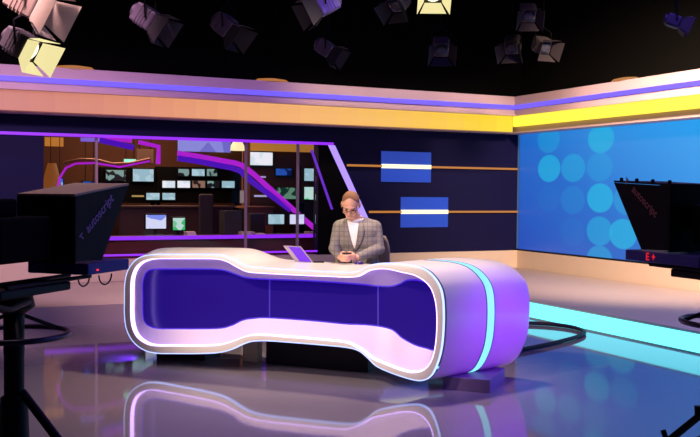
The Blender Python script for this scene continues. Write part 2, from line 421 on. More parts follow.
dgreen = scrm('screen_dark_green', (20, 60, 45), (110, 160, 130), .7, 9)
bwh = scrm('screen_bluewhite', (130, 150, 245), (225, 230, 255), 1.0, 5)
def monitor(px0, py0, px1, py1, dY, m, lab, stand=False, grp=None, hang=False):
    Y = YW + dY; a = at_y(px0, py0, Y); b_ = at_y(px1, py1, Y); cx = (a.x + b_.x) / 2; cz = (a.z + b_.z) / 2; wx = b_.x - a.x; hz = a.z - b_.z
    r = empty('monitor', (cx, Y, cz), 0, lab, 'monitor', grp)
    fr_ = .019
    kid(obj('casing', B((cx, Y + .035, cz), (wx + 2 * fr_, .06, hz + 2 * fr_), .006), black), r)
    kid(obj('screen', B((cx, Y, cz), (wx, .012, hz), .002), m), r)
    if hang:
        for X in (cx - wx * .3, cx + wx * .3): kid(obj('hanging_rod', T([(X, Y + .04, cz + hz / 2), (X, Y + .04, 3.95)], .007, 6), black), r)
    if stand:
        zt = stand
        kid(obj('stand', B((cx, Y + .07, (cz + zt) / 2), (.05, .03, max(.02, cz - zt)), .004), black), r)
        kid(obj('foot', B((cx, Y + .06, zt + .006), (.24, .16, .012), .004), black), r)
    return r
# dark video wall carrier
def rack(px0, py0, px1, py1, lab, rm=None):
    Y = YW + tvd + .066; a = at_y(px0, py0, Y); b_ = at_y(px1, py1, Y); cx = (a.x + b_.x) / 2
    r = empty('monitor_rack', (cx, Y + .2, .2), 0, lab, 'rack')
    kid(obj('mounting_wall', B((cx, Y + .1, (a.z + b_.z) / 2), (b_.x - a.x, .2, a.z - b_.z), .004), rm or blackm), r)
    for X in (a.x + .05, b_.x - .05): kid(obj('leg', B((X, Y + .1, (b_.z + .2) / 2), (.06, .12, b_.z - .2), .004), blackm), r)
tvd = 4.2
def slab(name, px0, py0, px1, py1, dY, m, lab, cat, t=.06, hang=False, **k):
    if hang:
        Y = YW + dY; a = at_y(px0, py0, Y); b_ = at_y(px1, py1, Y)
        r = empty(name, ((a.x + b_.x) / 2, Y, a.z), 0, lab, cat)
        kid(obj('panel', B(((a.x + b_.x) / 2, Y + t / 2, (a.z + b_.z) / 2), (b_.x - a.x, t, a.z - b_.z), .004), m), r)
        for X in (a.x + (b_.x - a.x) * .15, b_.x - (b_.x - a.x) * .15):
            kid(obj('hanging_rod', T([(X, Y + t / 2, a.z - .01), (X, Y + t / 2, 3.95)], .007, 6), blackm), r)
        return r
    Y = YW + dY; a = at_y(px0, py0, Y); b_ = at_y(px1, py1, Y)
    return tag(obj(name, B(((a.x + b_.x) / 2, Y + t / 2, (a.z + b_.z) / 2), (b_.x - a.x, t, a.z - b_.z), .004), m), lab, cat, **k)
rack(157, 166.5, 240, 203, 'black monitor wall rack in the middle of the control room')
rack(100, 167, 156, 203, 'black monitor rack at the left of the control room')
rack(249, 150, 300, 203, 'black monitor rack right of the warm column', brown)
rack(302, 166, 319, 203, 'black monitor rack at the far right of the control room', brown)
g1 = None
monitor(133, 169, 153.5, 181.5, tvd, pale, 'large pale screen left of the monitor wall, under the wooden panel')
monitor(106, 170, 125.5, 181, tvd, mixed, 'dark screen with a small bright figure left of the large pale one')
monitor(178.5, 169, 189, 176, tvd, mixed, 'leftmost small screen in the top row of the monitor wall')
monitor(192, 169, 204.5, 176, tvd, pale, 'pale screen in the middle of the top row of the monitor wall')
monitor(207, 169, 217, 176, tvd, mixed, 'right small screen in the top row of the monitor wall')
monitor(162.5, 180.8, 175, 187.8, tvd, white_, 'white screen at the left end of the middle row of the monitor wall')
monitor(177.5, 180.8, 190, 187.8, tvd, white_, 'second white screen in the middle row of the monitor wall')
monitor(192.5, 180.8, 205, 187.8, tvd, brownp, 'brown picture screen in the middle row of the monitor wall')
monitor(207.5, 181, 219.5, 187.8, tvd, mixed, 'black and white picture screen in the middle row of the monitor wall')
monitor(222, 181, 234.5, 187.8, tvd, pale, 'pale blue screen at the right end of the middle row of the monitor wall')
monitor(146.4, 193, 159.5, 199.8, tvd, pale, 'left pale screen in the bottom row of the monitor wall')
monitor(162.5, 193, 175, 199.8, tvd, pale, 'right pale screen in the bottom row of the monitor wall')
monitor(249.5, 152, 272.5, 165.5, tvd, white_, 'big white television high on the rack right of the warm column')
monitor(276, 168.5, 291.5, 175.5, tvd, bluepic, 'blue picture screen right of the big white television')
monitor(304.5, 168.5, 316, 181, tvd, pale, 'pale cyan screen at the far right, upper of two')
monitor(304.5, 187, 316, 199.5, tvd, green_, 'green screen at the far right, lower of two')
monitor(276, 187.5, 297, 199, tvd, dgreen, 'dim green picture screen under the blue picture screen')
monitor(48, 178.5, 63, 186.5, 3.0, scrm('screen_cornflower', (70, 110, 230), (140, 190, 255), .9, 9), 'bright blue screen at the left end of the control room', hang=True)
monitor(83, 181.5, 96.5, 187, 3.0, bluepic, 'dark blue screen just left of the first window post', hang=True)
# desk row deeper in the room
def desk_box(name, px0, px1, pyt, dY, dep, m, lab, zb=.2, cat='desk'):
    Y = YW + dY; a = at_y(px0, pyt, Y); b_ = at_y(px1, pyt, Y); z = (a.z + b_.z) / 2
    r = empty(name, ((a.x + b_.x) / 2, Y + dep / 2, zb), 0, lab, cat)
    kid(obj('top', B(((a.x + b_.x) / 2, Y + dep / 2, z - .02), (b_.x - a.x, dep, .04), .005), m), r)
    kid(obj('panel', B(((a.x + b_.x) / 2, Y + .05, (z - .04 + zb) / 2), (b_.x - a.x - .05, .03, z - .04 - zb)), m), r)
    return z
tan = noisy(mat('tan_wood', S(130, 82, 48), .5), 3, .2)
dk = noisy(mat('dark_wood', S(60, 34, 26), .5), 3, .2)
zd = desk_box('console_desk', 118, 236, 206, 2.6, .8, dk, 'long dark console desk in the middle of the control room')
desk_box('console_desk', 245, 275, 206.5, 2.6, .7, tan, 'short tan desk right of the warm column')
Ym = .9
monitor(146, 215, 166, 228.5, Ym, bwh, 'blue and white desk monitor on the counter behind the window', stand=ct0 - .013)
monitor(173, 218, 185, 230, Ym, green_, 'green desk monitor on the counter behind the window', stand=ct0 - .013)
monitor(268.5, 214.5, 284, 224, Ym, pale, 'left of two pale desk monitors at the right end of the counter', stand=ct0 - .013)
monitor(290, 214.5, 304, 224, Ym, bwh, 'right of two pale desk monitors, behind the last window post', stand=ct0 - .013)
slab('equipment_box', 224.5, 211, 242, 234, .75, mat('charcoal', (.02, .018, .02), .7), 'dark equipment box on the counter near the warm column', 'box', .3).location.z = 0
# fix boxes that stand on the counter: keyboards / panels
for px, w_, lab in ((158, .5, 'black keyboard in front of the blue and white desk monitor'), (276, .42, 'black keyboard in front of the left pale desk monitor'), (297, .34, 'black keyboard in front of the right pale desk monitor')):
    a = at_y(px, 236, YC + .22)
    r = empty('keyboard', (a.x, YC + .2, ct0 - .013), 0, lab, 'keyboard')
    kid(obj('base', B((a.x, YC + .2, ct0 - .004), (w_, .16, .018), .004), black), r)
    bm = bmesh.new()
    for i in range(10):
        for j in range(4): box(bm, (a.x - w_ / 2 + .03 + i * (w_ - .06) / 9, YC + .145 + j * .036, ct0 + .008), (w_ / 13, .026, .008))
    kid(obj('keys', bm, mat('grey_keys', (.15, .14, .16), .6)), r)
for k, (px, w_, h_, lab) in enumerate(((247, .22, .07, 'pale pile of papers on the counter just right of the warm column'), (259, .18, .04, 'low pile of papers left of the pale desk monitors'),
                       (311, .16, .06, 'small pile of papers at the right end of the counter'), (190, .15, .08, 'cream pile of papers right of the green desk monitor'))):
    a = at_y(px, 236, YC + .15); bm = bmesh.new()
    for i in range(5): box(bm, (a.x + random.uniform(-.01, .01), YC + .17, ct0 - .013 + h_ * (i + .5) / 5), (w_, .2, h_ / 5), 0)
    tag(obj('paper_pile', bm, mat('paper', (.62, .52, .42), .8)), lab, 'papers')
# chairs and operators seen through the glass
def office_chair(px, py_top, py_bot, w_px, dY, lab):
    Y = YW + dY; a = at_y(px - w_px / 2, py_top, Y); b_ = at_y(px + w_px / 2, py_bot, Y); cx = (a.x + b_.x) / 2; W = b_.x - a.x
    r = empty('office_chair', (cx, Y, .2), 0, lab, 'chair', 'dark office chairs in the control room')
    bk = mat('chair_fabric', (.035, .025, .028), .8)
    zs = .66
    kid(obj('backrest', B((cx, Y, (a.z + zs) / 2 + .08), (W, .08, a.z - zs - .16), .03), bk), r)
    kid(obj('seat', B((cx, Y + .27, zs), (W, .48, .09), .03), bk), r)
    kid(obj('post', T([(cx, Y + .27, .3), (cx, Y + .27, zs - .04)], .03), darkmet), r)
    bm = bmesh.new()
    for k in range(5):
        an = k * 2 * PI / 5; tube(bm, [(cx, Y + .27, .3), (cx + .28 * math.cos(an), Y + .27 + .28 * math.sin(an), .25)], .02)
    kid(obj('base', bm, darkmet), r)
office_chair(206, 194, 232, 14, 1.75, 'tall dark office chair seen through the middle of the window')
office_chair(177, 223, 238, 11, 1.75, 'low dark office chair in front of the green desk monitor')
office_chair(257, 213, 238, 16, 1.75, 'wide dark office chair behind the counter right of the warm column')

# lit panels and lamps in the control room
warmp = mat('warm_panel_glow', S(190, 130, 60), .6, emit=S(200, 140, 60), es=.55)  # warm light on the tan panel put in as emission
slab('hanging_poster', 45, 137, 63.5, 146.5, 3.2, glow('orange_paper_glow', S(215, 135, 50), .75), 'orange lit square panel at the top left of the control room', 'panel', hang=True)  # lit look of the orange square put in as emission
slab('hanging_light', 81, 137.5, 104, 142, 2.6, glow('lav_panel', S(130, 105, 225), .9), 'small lavender light panel at the top left of the window', 'light panel', hang=True)
slab('projection_screen', 178.5, 138, 231, 152.5, 3.8, scrm('screen_proj', (120, 115, 215), (150, 150, 235), .9, 1.2), 'wide pale lavender projection screen at the top of the control room', 'screen', hang=True)
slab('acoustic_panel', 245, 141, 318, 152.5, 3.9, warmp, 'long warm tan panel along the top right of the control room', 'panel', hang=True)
slab('hanging_lamp', 124.5, 159, 136, 163, 2.6, glow('mint_lamp', S(150, 255, 215), 1.2), 'small mint green lamp at the left of the control room', 'lamp', hang=True)
slab('wood_panel', 137.5, 149, 153.5, 163, 2.6, mat('wood_lit', S(120, 84, 60), .6, emit=S(110, 76, 56), es=.6), 'square brown panel inside the magenta light frame', 'panel', hang=True)  # light on the brown panel baked into its emission
slab('label_strip', 132, 195.2, 144, 197, tvd + .04, glow('amber_line', S(190, 160, 90), .8), 'thin amber display line left of the bottom row of screens', 'display', .03)
slab('light_tube', 254.5, 195, 267, 197, tvd + .04, glow('white_line', S(190, 180, 225), .8), 'lower thin white line on the rack under the big white television', 'display', .03)
slab('light_tube', 254.5, 176, 266, 177.8, tvd + .04, MATS['white_line'], 'upper thin white line on the rack under the big white television', 'display', .03)
slab('tube_light', 240.5, 190.5, 244, 203, 3.2, glow('warm_line', S(170, 150, 150), .6), 'short pale vertical tube beside the warm column', 'light', .04, hang=True)
slab('column', 243.5, 142, 250, 206, 3.3, mat('warm_column_glow', S(110, 70, 45), .6, emit=S(90, 50, 30), es=.4), 'warm brown column in the control room near the window post', 'column', .1)  # column is no lamp; its warm light is emission in the material
# orange curtain lamp mirrored in the floor
c0 = at_y(52, 176, YW + 2.2)
lampr = empty('floor_lamp', (c0.x, c0.y, .2), 0, 'orange glowing floor lamp at the left end of the control room', 'lamp')
kid(obj('shade', L([(.10, c0.z - .55), (.17, c0.z - .3), (.13, c0.z), (.07, c0.z + .22)], Matrix.Translation((c0.x, c0.y, 0))), glow('orange_shade', S(150, 84, 36), .7), smooth=True), lampr)
kid(obj('pole', T([(c0.x, c0.y, .24), (c0.x, c0.y, c0.z - .5)], .02), black), lampr)
kid(obj('base', L([(.16, .2), (.16, .22), (.03, .24)], Matrix.Translation((c0.x, c0.y, 0))), black), lampr)
# warm dome pendant
c1 = at_y(237.5, 148, YW + 2.8)
lr = empty('pendant_lamp', (c1.x, c1.y, c1.z), 0, 'glowing pale yellow dome lamp at the top of the control room', 'lamp')
kid(obj('shade', L([(.14, c1.z - .05), (.13, c1.z + .05), (.09, c1.z + .12), (.03, c1.z + .16)], Matrix.Translation((c1.x, c1.y, 0))), glow('dome', S(255, 235, 170), 1.2), smooth=True), lr)
kid(obj('cord', T([(c1.x, c1.y, c1.z + .15), (c1.x, c1.y, 3.95)], .008), black), lr)
# magenta / violet light beams
mag = glow('magenta_led', S(196, 34, 226), .85)
vb = glow('violet_beam', S(88, 20, 205), .8)
def beam(pts, dY, th, m, name, lab, par=None, dep=.05):
    Y = YW + dY; pts = [at_y(x, y, Y) for x, y in pts]
    bm = bmesh.new(); up = []; dn = []
    n = len(pts)
    for i, p in enumerate(pts):
        t = ((pts[min(n - 1, i + 1)] - pts[max(0, i - 1)])).normalized(); nn = Vector((-t.z, 0, t.x))
        up.append(p + nn * th / 2); dn.append(p - nn * th / 2)
    for i in range(n - 1):
        prism(bm, [up[i], up[i + 1], dn[i + 1], dn[i]], (0, dep, 0))
    bmesh.ops.remove_doubles(bm, verts=bm.verts, dist=1e-5)
    o = obj(name, bm, m)
    return o
def beam_pair(a, b_, dY, ta, tb, lab):
    r = empty('light_beam', at_y(*a[0], YW + dY), 0, lab, 'light beam')
    kid(beam(a, dY, ta, mag, 'magenta_tube', ''), r)
    if b_: kid(beam(b_, dY, tb, vb, 'violet_tube', ''), r)
beam_pair([(178, 153), (200, 156.5), (236, 163), (243, 165.5), (254, 174), (282, 199), (302, 217), (323, 235)],
          [(178, 158), (200, 161.5), (233, 168), (241, 171), (254, 183), (275, 198), (291, 210)], 1.4, .085, .095, 'long magenta and violet light beam bending down across the window')
beam_pair([(104, 137), (120, 139), (132, 140.5)], [(100, 140), (114, 143), (134, 147.5)], 1.4, .075, .09, 'short magenta and violet light beam at the top left of the window')
beam_pair([(139, 142), (159, 146.5), (158.5, 164)], None, 1.4, .07, 0, 'magenta light frame beside the brown square panel')
beam_pair([(57, 190), (60, 178), (66, 168), (76, 163.5), (95, 163), (120, 167), (150, 161)], None, 1.5, .03, 0, 'curved violet light tube arching over the left of the window')
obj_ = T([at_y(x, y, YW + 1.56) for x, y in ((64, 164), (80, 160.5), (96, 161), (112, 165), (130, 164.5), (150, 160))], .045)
tag(obj('pipe', obj_, noisy(mat('copper_glow', S(150, 96, 70), .4, .3, emit=S(70, 36, 26), es=.5), 3, .1), smooth=True), 'coppery pipe running along the curved violet light tube', 'pipe')  # light on the pipe put into its material as faint emission
# a few lights inside the control room
light('control_room_lamp', 'AREA', ((x0 + x1) / 2, YW + 3, 3.6), ((x0 + x1) / 2, YW + 3, 0), (1, .60, .34), 180, 2.5)

# ------------------------------------------------------------------ the news desk
dl = cf(-2.11, 8.47); dr = cf(.735, 7.34)
U = (dr - dl).normalized(); NN = Vector((-U.y, U.x, 0))      # pointing away from the viewpoint
if NN.dot(FWD) < 0: NN = -NN
dc = (dl + dr) / 2
def on_desk(px, py, n):
    d = ray(px, py); o = dc + NN * n; k = (o - CAM).dot(NN) / d.dot(NN); p = CAM + d * k
    return ((p - dc).dot(U), p.z)
OIP = [((124,300),(134,300),(142.4,299)),((124.3,284),(134.3,284),(142.4,284)),((127,271.5),(137,273),(144.5,275)),((133,262),(142,265.5),(148,270.3)),
((141,256.5),(150,261.5),(153,268.7)),((153,254.3),(160,260.5),(162,268.3)),((180,254),(180,260.5),(180,268.3)),((205,254),(204,260.5),(203,268.3)),
((218,254.5),(218,261),(217,268.6)),((227,256.8),(227,263.5),(226,270)),((237,262),(237,269),(236,273.5)),((247,266),(247,273.5),(246,276.8)),
((262,267.7),(262,275),(261,278.3)),((300,270),(300,277),(300,279.6)),((330,271.5),(330,278.3),(330,281.3)),((350,272),(350,279),(350,282.7)),
((359,270.5),(359,277.3),(365,284)),((366,266.5),(366,273.3),(378,285.3)),((375,263.8),(374,271),(391,285.5)),((388,263),(387,270.8),(400,283)),
((403,264),(402,272.5),(407,279.5)),((417,266),(414,275.3),(420,279.8)),((429,270.5),(424,281),(431,285)),((438,278.5),(431,289),(436,293)),
((444,289),(435,301),(438.5,303)),((446.5,303),(436.5,315),(439,317)),((446.8,325),(436.3,332),(439,332)),((445,347),(434.5,348),(438,345)),
((441,363),(431,360),(434,350.5)),((434,376),(424,368.7),(427,349)),((424,381),(414,371.5),(415,345.5)),((410,379.5),(402,369.5),(402,338.5)),
((390,373),(386,363.5),(392.5,330.5)),((376,366.5),(372,357.5),(380,327)),((367,358),(364,351),(368,325.5)),((358,351),(355,345.5),(358,325)),
((345,347.7),(345,341.5),(345,324.5)),((320,345.3),(320,338.7),(320,322)),((295,343.2),(295,336.7),(295,320)),((268,341.3),(266,334.3),(267,318.3)),
((253,341.8),(252,334.3),(252,319)),((243,344.5),(243,336.3),(242,321)),((231,350),(232,340.5),(233,325.5)),((219,353),(219,344),(221,328.7)),
((200,354),(200,345),(200,329.3)),((175,354),(175,345),(175,329.3)),((155,353.5),(157,344.8),(158,329)),((142,349.5),(148,342.5),(149,326.5)),
((132,341),(140,336),(144,321.5)),((126,329),(135.5,326),(142.6,314)),((124,315),(134,314),(142.4,306))]
PD = .19
Oc = catmull([Vector((*on_desk(o[0] - 3.2 * max(0, min(1, (o[0] - 405) / 35)), o[1], 0), 0)) for o, i, p in OIP], 4)
Ic = catmull([Vector((*on_desk(i[0] - 3.2 * max(0, min(1, (165 - i[0]) / 28)), i[1] - (1.6 if i[1] < 300 and i[0] < 400 else -.8 if i[1] > 325 else 0), 0), 0)) for o, i, p in OIP], 4)
Pc = catmull([Vector((*on_desk(*p, PD), 0)) for o, i, p in OIP], 4)
print('desk u', min(v.x for v in Oc), max(v.x for v in Oc), 'z', min(v.y for v in Oc), max(v.y for v in Oc))
zmid = (min(v.y for v in Oc) + max(v.y for v in Oc)) / 2
DEPTH = .98
def dW(u, n, z): return dc + U * u + NN * n + Vector((0, 0, z))
def offs(c, d):      # offset a closed outline outwards by d
    n = len(c); out = []
    for i in range(n):
        t = (c[(i + 1) % n] - c[i - 1]).normalized(); nn = Vector((-t.y, t.x, 0))
        # outline runs left-mid -> up -> right: outward normal is to the left of travel
        out.append(c[i] + nn * d)
    return out
def loft(bm, secs, cap0=False, cap1=False):
    R = [[bm.verts.new(dW(v.x, n, v.y)) for v in c] for c, n in secs]
    for A, Bq in zip(R, R[1:]):
        k = len(A)
        for i in range(k): bm.faces.new((A[i], A[(i + 1) % k], Bq[(i + 1) % k], Bq[i]))
    if cap0: bm.faces.new(R[0])
    if cap1: bm.faces.new(R[-1][::-1])
    return R
def spl(c, n): return [Vector((v.x * (1 + .33 * n / .9), v.y, 0)) for v in c]
desk = empty('news_desk', dc, math.atan2(U.y, U.x), 'large white dumbbell shaped news desk glowing violet, with a dark blue recessed front', 'desk')
# front ring
bm = bmesh.new()
a_ = offs(Oc, -.012)
loft(bm, [(offs(Ic, -.001), .05), (offs(Ic, .004), .003), (offs(Ic, .006), 0), (offs(Oc, -.010), 0), (offs(Oc, -.002), .004), (offs(Oc, -.002), .05)])
kid(obj('front_ring', bm, deskw, smooth=True), desk)
neon = glow('neon_white_violet', S(196, 158, 255), 5)
neonb = glow('neon_ice_blue', S(165, 185, 255), 2.0)
bm = bmesh.new(); loft(bm, [(offs(Ic, -.004), .056), (offs(Ic, -.001), .0), (offs(Ic, .004), -.001)])
tag(kid(obj('inner_neon', bm, neon, smooth=True), desk), 'white violet neon line inside the ring')
bm = bmesh.new(); loft(bm, [(offs(Oc, -.008), -.001), (offs(Oc, .0), .001), (offs(Oc, .001), .034), (offs(Oc, -.004), .036)])
tag(kid(obj('outer_neon', bm, neonb, smooth=True), desk), 'ice blue neon line around the ring')
# funnel and panel
bm = bmesh.new(); loft(bm, [(offs(Ic, -.003), .050), (offs(Ic, -.012), .062), (Pc, PD)])
kid(obj('recess_wall', bm, mat('recess_white', (.72, .62, .82), .35), smooth=True), desk)
bm = bmesh.new(); loft(bm, [(offs(Pc, .0), PD - .001), (offs(Pc, -.012), PD - .003)])  # emissive line added for the brighter glow at the panel edge
tag(kid(obj('panel_edge_glow', bm, glow('deep_blue_edge_glow', S(70, 30, 225), 1.0)), desk), 'deep blue glow added around the edge of the recessed panel')
pan = mat('panel_blue', (.012, .005, .10), .22, emit=S(34, 8, 150), es=.4)
bm = bmesh.new(); bm.faces.new([bm.verts.new(dW(v.x, PD + .004, v.y)) for v in Pc]); bmesh.ops.triangulate(bm, faces=bm.faces[:])
kid(obj('back_panel', bm, pan), desk)
for a, b_ in (((269.5, 279.5), (269.5, 317.5)), ((378, 286.5), (378, 325.5))):
    q0 = on_desk(*a, PD); q1 = on_desk(*b_, PD)
    bm = bmesh.new(); prism(bm, [dW(q0[0] - .006, PD, q0[1]), dW(q0[0] + .006, PD, q0[1]), dW(q1[0] + .006, PD, q1[1]), dW(q1[0] - .006, PD, q1[1])], NN * .003)
    kid(obj('panel_seam', bm, glow('seam_glow_blue', S(60, 30, 200), .8)), desk)  # lighter lines at the panel folds painted as glowing strips
# body
NS0, NS1, NB = .068, .455, DEPTH
def sec(n): return spl(Oc, n)
bm = bmesh.new(); loft(bm, [(sec(.03), .03), (sec(.2), .2), (sec(.44), .44)])
kid(obj('front_shell', bm, deskw, smooth=True), desk)
ub_ = on_desk(424, 260, .45)[0] / 1.165
def part_loft(bm, secs, right):
    k = len(Oc); R_ = [[bm.verts.new(dW(v.x, n, v.y)) for v in c] for c, n in secs]
    for A, Bq in zip(R_, R_[1:]):
        for i in range(k):
            if (Oc[i].x > ub_) == right: bm.faces.new((A[i], A[(i + 1) % k], Bq[(i + 1) % k], Bq[i]))
    bmesh.ops.delete(bm, geom=[v for v in bm.verts if not v.link_faces], context='VERTS')
bm = bmesh.new(); part_loft(bm, [(sec(.44), .44), (offs(sec(.442), .002), .442), (offs(sec(.52), .002), .52), (sec(.522), .522)], True)
tag(kid(obj('light_band', bm, glow('band_cyan', S(135, 225, 250), 1.25), smooth=True), desk), 'pale cyan glowing band wrapping the right end of the desk')
bm = bmesh.new(); part_loft(bm, [(sec(.44), .44), (sec(.522), .522)], False)
kid(obj('middle_shell', bm, deskw, smooth=True), desk)
bm = bmesh.new(); part_loft(bm, [(sec(.43), .437), (offs(sec(.437), .0035), .437), (offs(sec(.442), .0035), .4435), (sec(.443), .4435)], True)
part_loft(bm, [(sec(.519), .5195), (offs(sec(.52), .0035), .5195), (offs(sec(.526), .0035), .526), (sec(.526), .526)], True)
kid(obj('band_trim', bm, mat('band_trim_blue', S(60, 60, 130), .4)), desk)
bm = bmesh.new(); loft(bm, [(sec(.522), .522), (sec(.75), .75), (sec(.9), .9), (offs(sec(.93), -.012), .93), (offs(sec(.94), -.035), .955), (offs(sec(.94), -.05), .955), (offs(sec(.8), -.05), .80), (offs(sec(.5), -.05), .45)], cap1=True)
kid(obj('rear_shell', bm, deskw, smooth=True), desk)
# plinths under it
dz0 = min(v.y for v in Oc)
zmb = on_desk(300, 343.5, 0)[1]
def plinth(u0, u1, n0, n1, z, m, nm='plinth'):
    M = frame_at(dc, U); bm = bmesh.new(); 
    sgn = 1 if (Vector((0, 0, 1)).cross(U)).dot(NN) > 0 else -1
    box(bm, ((u0 + u1) / 2, sgn * (n0 + n1) / 2, z / 2), (u1 - u0, abs(n1 - n0), z), .004, M)
    return kid(obj(nm, bm, m), desk)
ua = on_desk(266, 350, .6)[0]; ub = on_desk(368, 360, .6)[0]
tag(plinth(ua, ub, .6, .8, zmb + .0, mat('plinth_dark', (.008, .005, .016), .5, spec=.2)), 'dark central plinth')
uf = on_desk(442, 384, .2)[0]
plinth(uf, uf + .40, .22, .8, dz0 + .012, mat('foot_violet_lit', (.12, .07, .22), .5), 'foot')  # violet light on this foot put into its base colour
plinth(-1.5, -.95, .5, .8, dz0 + .012, MATS['plinth_dark'], 'foot')
plinth(ua - .26, ua - .10, .62, .72, dz0 + .09, beige, 'foot')
# lights under the desk
gp = at_z(478, 389, 0)
light('under_desk_right', 'SPOT', gp + Vector((0, 0, .10)), gp, (.50, .02, 1), 12, .02, spot=150, blend=1)
light('under_desk_left', 'SPOT', dW(-1.6, .3, .115), dW(-1.85, .25, 0), (.2, .05, 1), 12, .02, spot=150, blend=1)

# floor cable loop
pts = [at_z(x, y, .025) for x, y in ((500, 322), (528, 323), (548, 324), (566, 326), (579, 329), (584.5, 332.5), (578, 336.5), (562, 341), (545, 345), (520, 350), (495, 354))]
tag(obj('floor_cable', T(catmull(pts, 5, False), .024, 8), mat('cable_violet_black', (.012, .005, .03), .6, spec=.2), smooth=True), 'thick black cable looping on the floor behind the desk', 'cable')

# ------------------------------------------------------------------ things on the desk
def top_z(px): 
    u = on_desk(px, 262, .5)[0]; 
    cand = [v.y for v in Oc if abs(v.x * (1 + .33 * .5 / .9) - u) < .08]
    return max(cand)
zt = top_z(310)
print('desk top mid z', zt)
# tablet on a stand
p = at_z(306, 262.5, zt); 
tb = empty('tablet_computer', (p.x, p.y, zt), 0, 'slim tablet leaning on a stand on the white desk, screen glowing violet', 'tablet')
h0 = at_z(296, 262, zt); h1 = at_z(313.5, 263, zt)
ax = (h1 - h0); W_ = ax.length; ax.normalize()
pn = (cf(0, 1) - cf(0, 0))
top0 = at_D(283.5, 246, (h0 - CAM).dot(FWD) + .05)
upv = (top0 - h0)
bm = bmesh.new(); nrm = ax.cross(upv).normalized()
z8 = Vector((0, 0, .004))
prism(bm, [h0 + z8, h1 + z8, h1 + upv + z8, h0 + upv + z8], nrm * .008)
kid(obj('case', bm, mat('tablet_case', (.35, .28, .40), .4, .2)), tb)
inn = lambda a, b_: h0 + z8 + ax * W_ * a + upv * b_ 
bm = bmesh.new(); fr_s = nrm * (-.0015) if nrm.dot(FWD) > 0 else nrm * .0095
bm.faces.new([bm.verts.new(inn(a, b_) + fr_s) for a, b_ in ((.28, .04), (.95, .04), (.95, .96), (.28, .96))])
kid(obj('screen', bm, mat('tablet_violet', S(70, 20, 160), .25, emit=S(110, 30, 235), es=.55)), tb)
kid(obj('stand', T([inn(.5, .5), Vector((inn(.5, .5).x, inn(.5, .5).y, 0)) + FWD * .05 + Vector((0, 0, zt + .004))], .006), black), tb)
q = at_z(318, 262.5, zt)
tag(obj('phone', B((0, 0, .005), (.11, .055, .01), .003, frame_at(Vector((q.x, q.y, zt)), RGT + FWD * .2)), black), 'flat black phone lying on the desk beside the tablet', 'phone')
q = at_z(359, 264, zt)
bm = bmesh.new(); bmesh.ops.create_uvsphere(bm, u_segments=20, v_segments=12, radius=1)
bmesh.ops.transform(bm, matrix=frame_at(Vector((q.x, q.y, zt)), RGT) @ Matrix.Diagonal((.042, .03, .03, 1)), verts=bm.verts)
bmesh.ops.bisect_plane(bm, geom=bm.verts[:] + bm.edges[:] + bm.faces[:], plane_co=(q.x, q.y, zt), plane_no=(0, 0, -1), clear_outer=True)
ms = empty('computer_mouse', (q.x, q.y, zt), 0, 'small dark violet computer mouse on the desk in front of the man', 'mouse')
kid(obj('shell', bm, mat('mouse_violet', S(50, 20, 110), .35), smooth=True), ms)
kid(obj('scroll_wheel', L([(.004, -.003), (.008, -.003), (.008, .003), (.004, .003)], Matrix.Translation((q.x, q.y, zt + .028)) @ Matrix.Rotation(PI / 2, 4, 'X') @ Matrix.Translation((0, 0, .014)), 12), black), ms)

# ------------------------------------------------------------------ the seated man
SCL = 104.0; PX0 = 358.5; PDp = 8.80
porig = cf((PX0 - 350) / 908 * PDp, PDp, 0)
MF = frame_at(porig, RGT)           # local: x right, y away from the viewpoint, z up
def capsule(bm, a, b_, ra, rb, seg=16, sx=1.0):
    a = Vector(a); b_ = Vector(b_); t = (b_ - a); ln = t.length; t.normalize()
    q = t.to_track_quat('Z', 'Y').to_matrix().to_4x4(); q.translation = a
    prof = []
    for k in range(7): an = -PI / 2 + k * PI / 12; prof.append((max(.0005, ra * math.cos(an)), ra * math.sin(an)))
    for k in range(7): an = k * PI / 12; prof.append((max(.0005, rb * math.cos(an)), ln + rb * math.sin(an)))
    lathe(bm, prof, q, seg)
def ellipsoid(bm, c, r, R=None):
    if R is not None and R is globals().get('HR'): r = tuple(v * 1.08 for v in r)
    rr = bmesh.ops.create_uvsphere(bm, u_segments=24, v_segments=16, radius=1)
    M = Matrix.Translation(Vector(c)) @ (R.to_4x4() if R else Matrix()) @ Matrix.Diagonal((*r, 1))
    bmesh.ops.transform(bm, matrix=M, verts=rr['verts'])
def remeshed(name, bm, vox, m, smooth_it=6, par=None, disp=None):
    me = bpy.data.meshes.new('tmp'); bm.to_mesh(me); bm.free()
    o = bpy.data.objects.new('tmp', me); COL.objects.link(o)
    r = o.modifiers.new('r', 'REMESH'); r.mode = 'VOXEL'; r.voxel_size = vox; r.adaptivity = 0
    if smooth_it:
        s = o.modifiers.new('s', 'SMOOTH'); s.factor = .5; s.iterations = smooth_it
    dg = bpy.context.evaluated_depsgraph_get(); dg.update()
    m2 = bpy.data.meshes.new_from_object(o.evaluated_get(dg)); bpy.data.objects.remove(o)
    m2.materials.clear(); m2.materials.append(m)
    for p_ in m2.polygons: p_.use_smooth = True
    o2 = bpy.data.objects.new(name, m2); COL.objects.link(o2); m2.name = name
    if par: o2.parent = par
    return o2
skin = noisy(mat('skin', (.62, .33, .24), .5), 30, .06)
try: skin.node_tree.nodes['Principled BSDF'].inputs['Subsurface Weight'].default_value = 0
except Exception: pass
# head frame: tilted down, turned slightly to the left
HC = Vector((-.075, -.075, 1.515))
HS = 1.08
HR = Euler((math.radians(35), math.radians(2), math.radians(-6)), 'XYZ').to_matrix()   # local head: -y face, z up
def hp(x, y, z): return HC + HR @ Vector((x, y, z)) * HS
bm = bmesh.new()
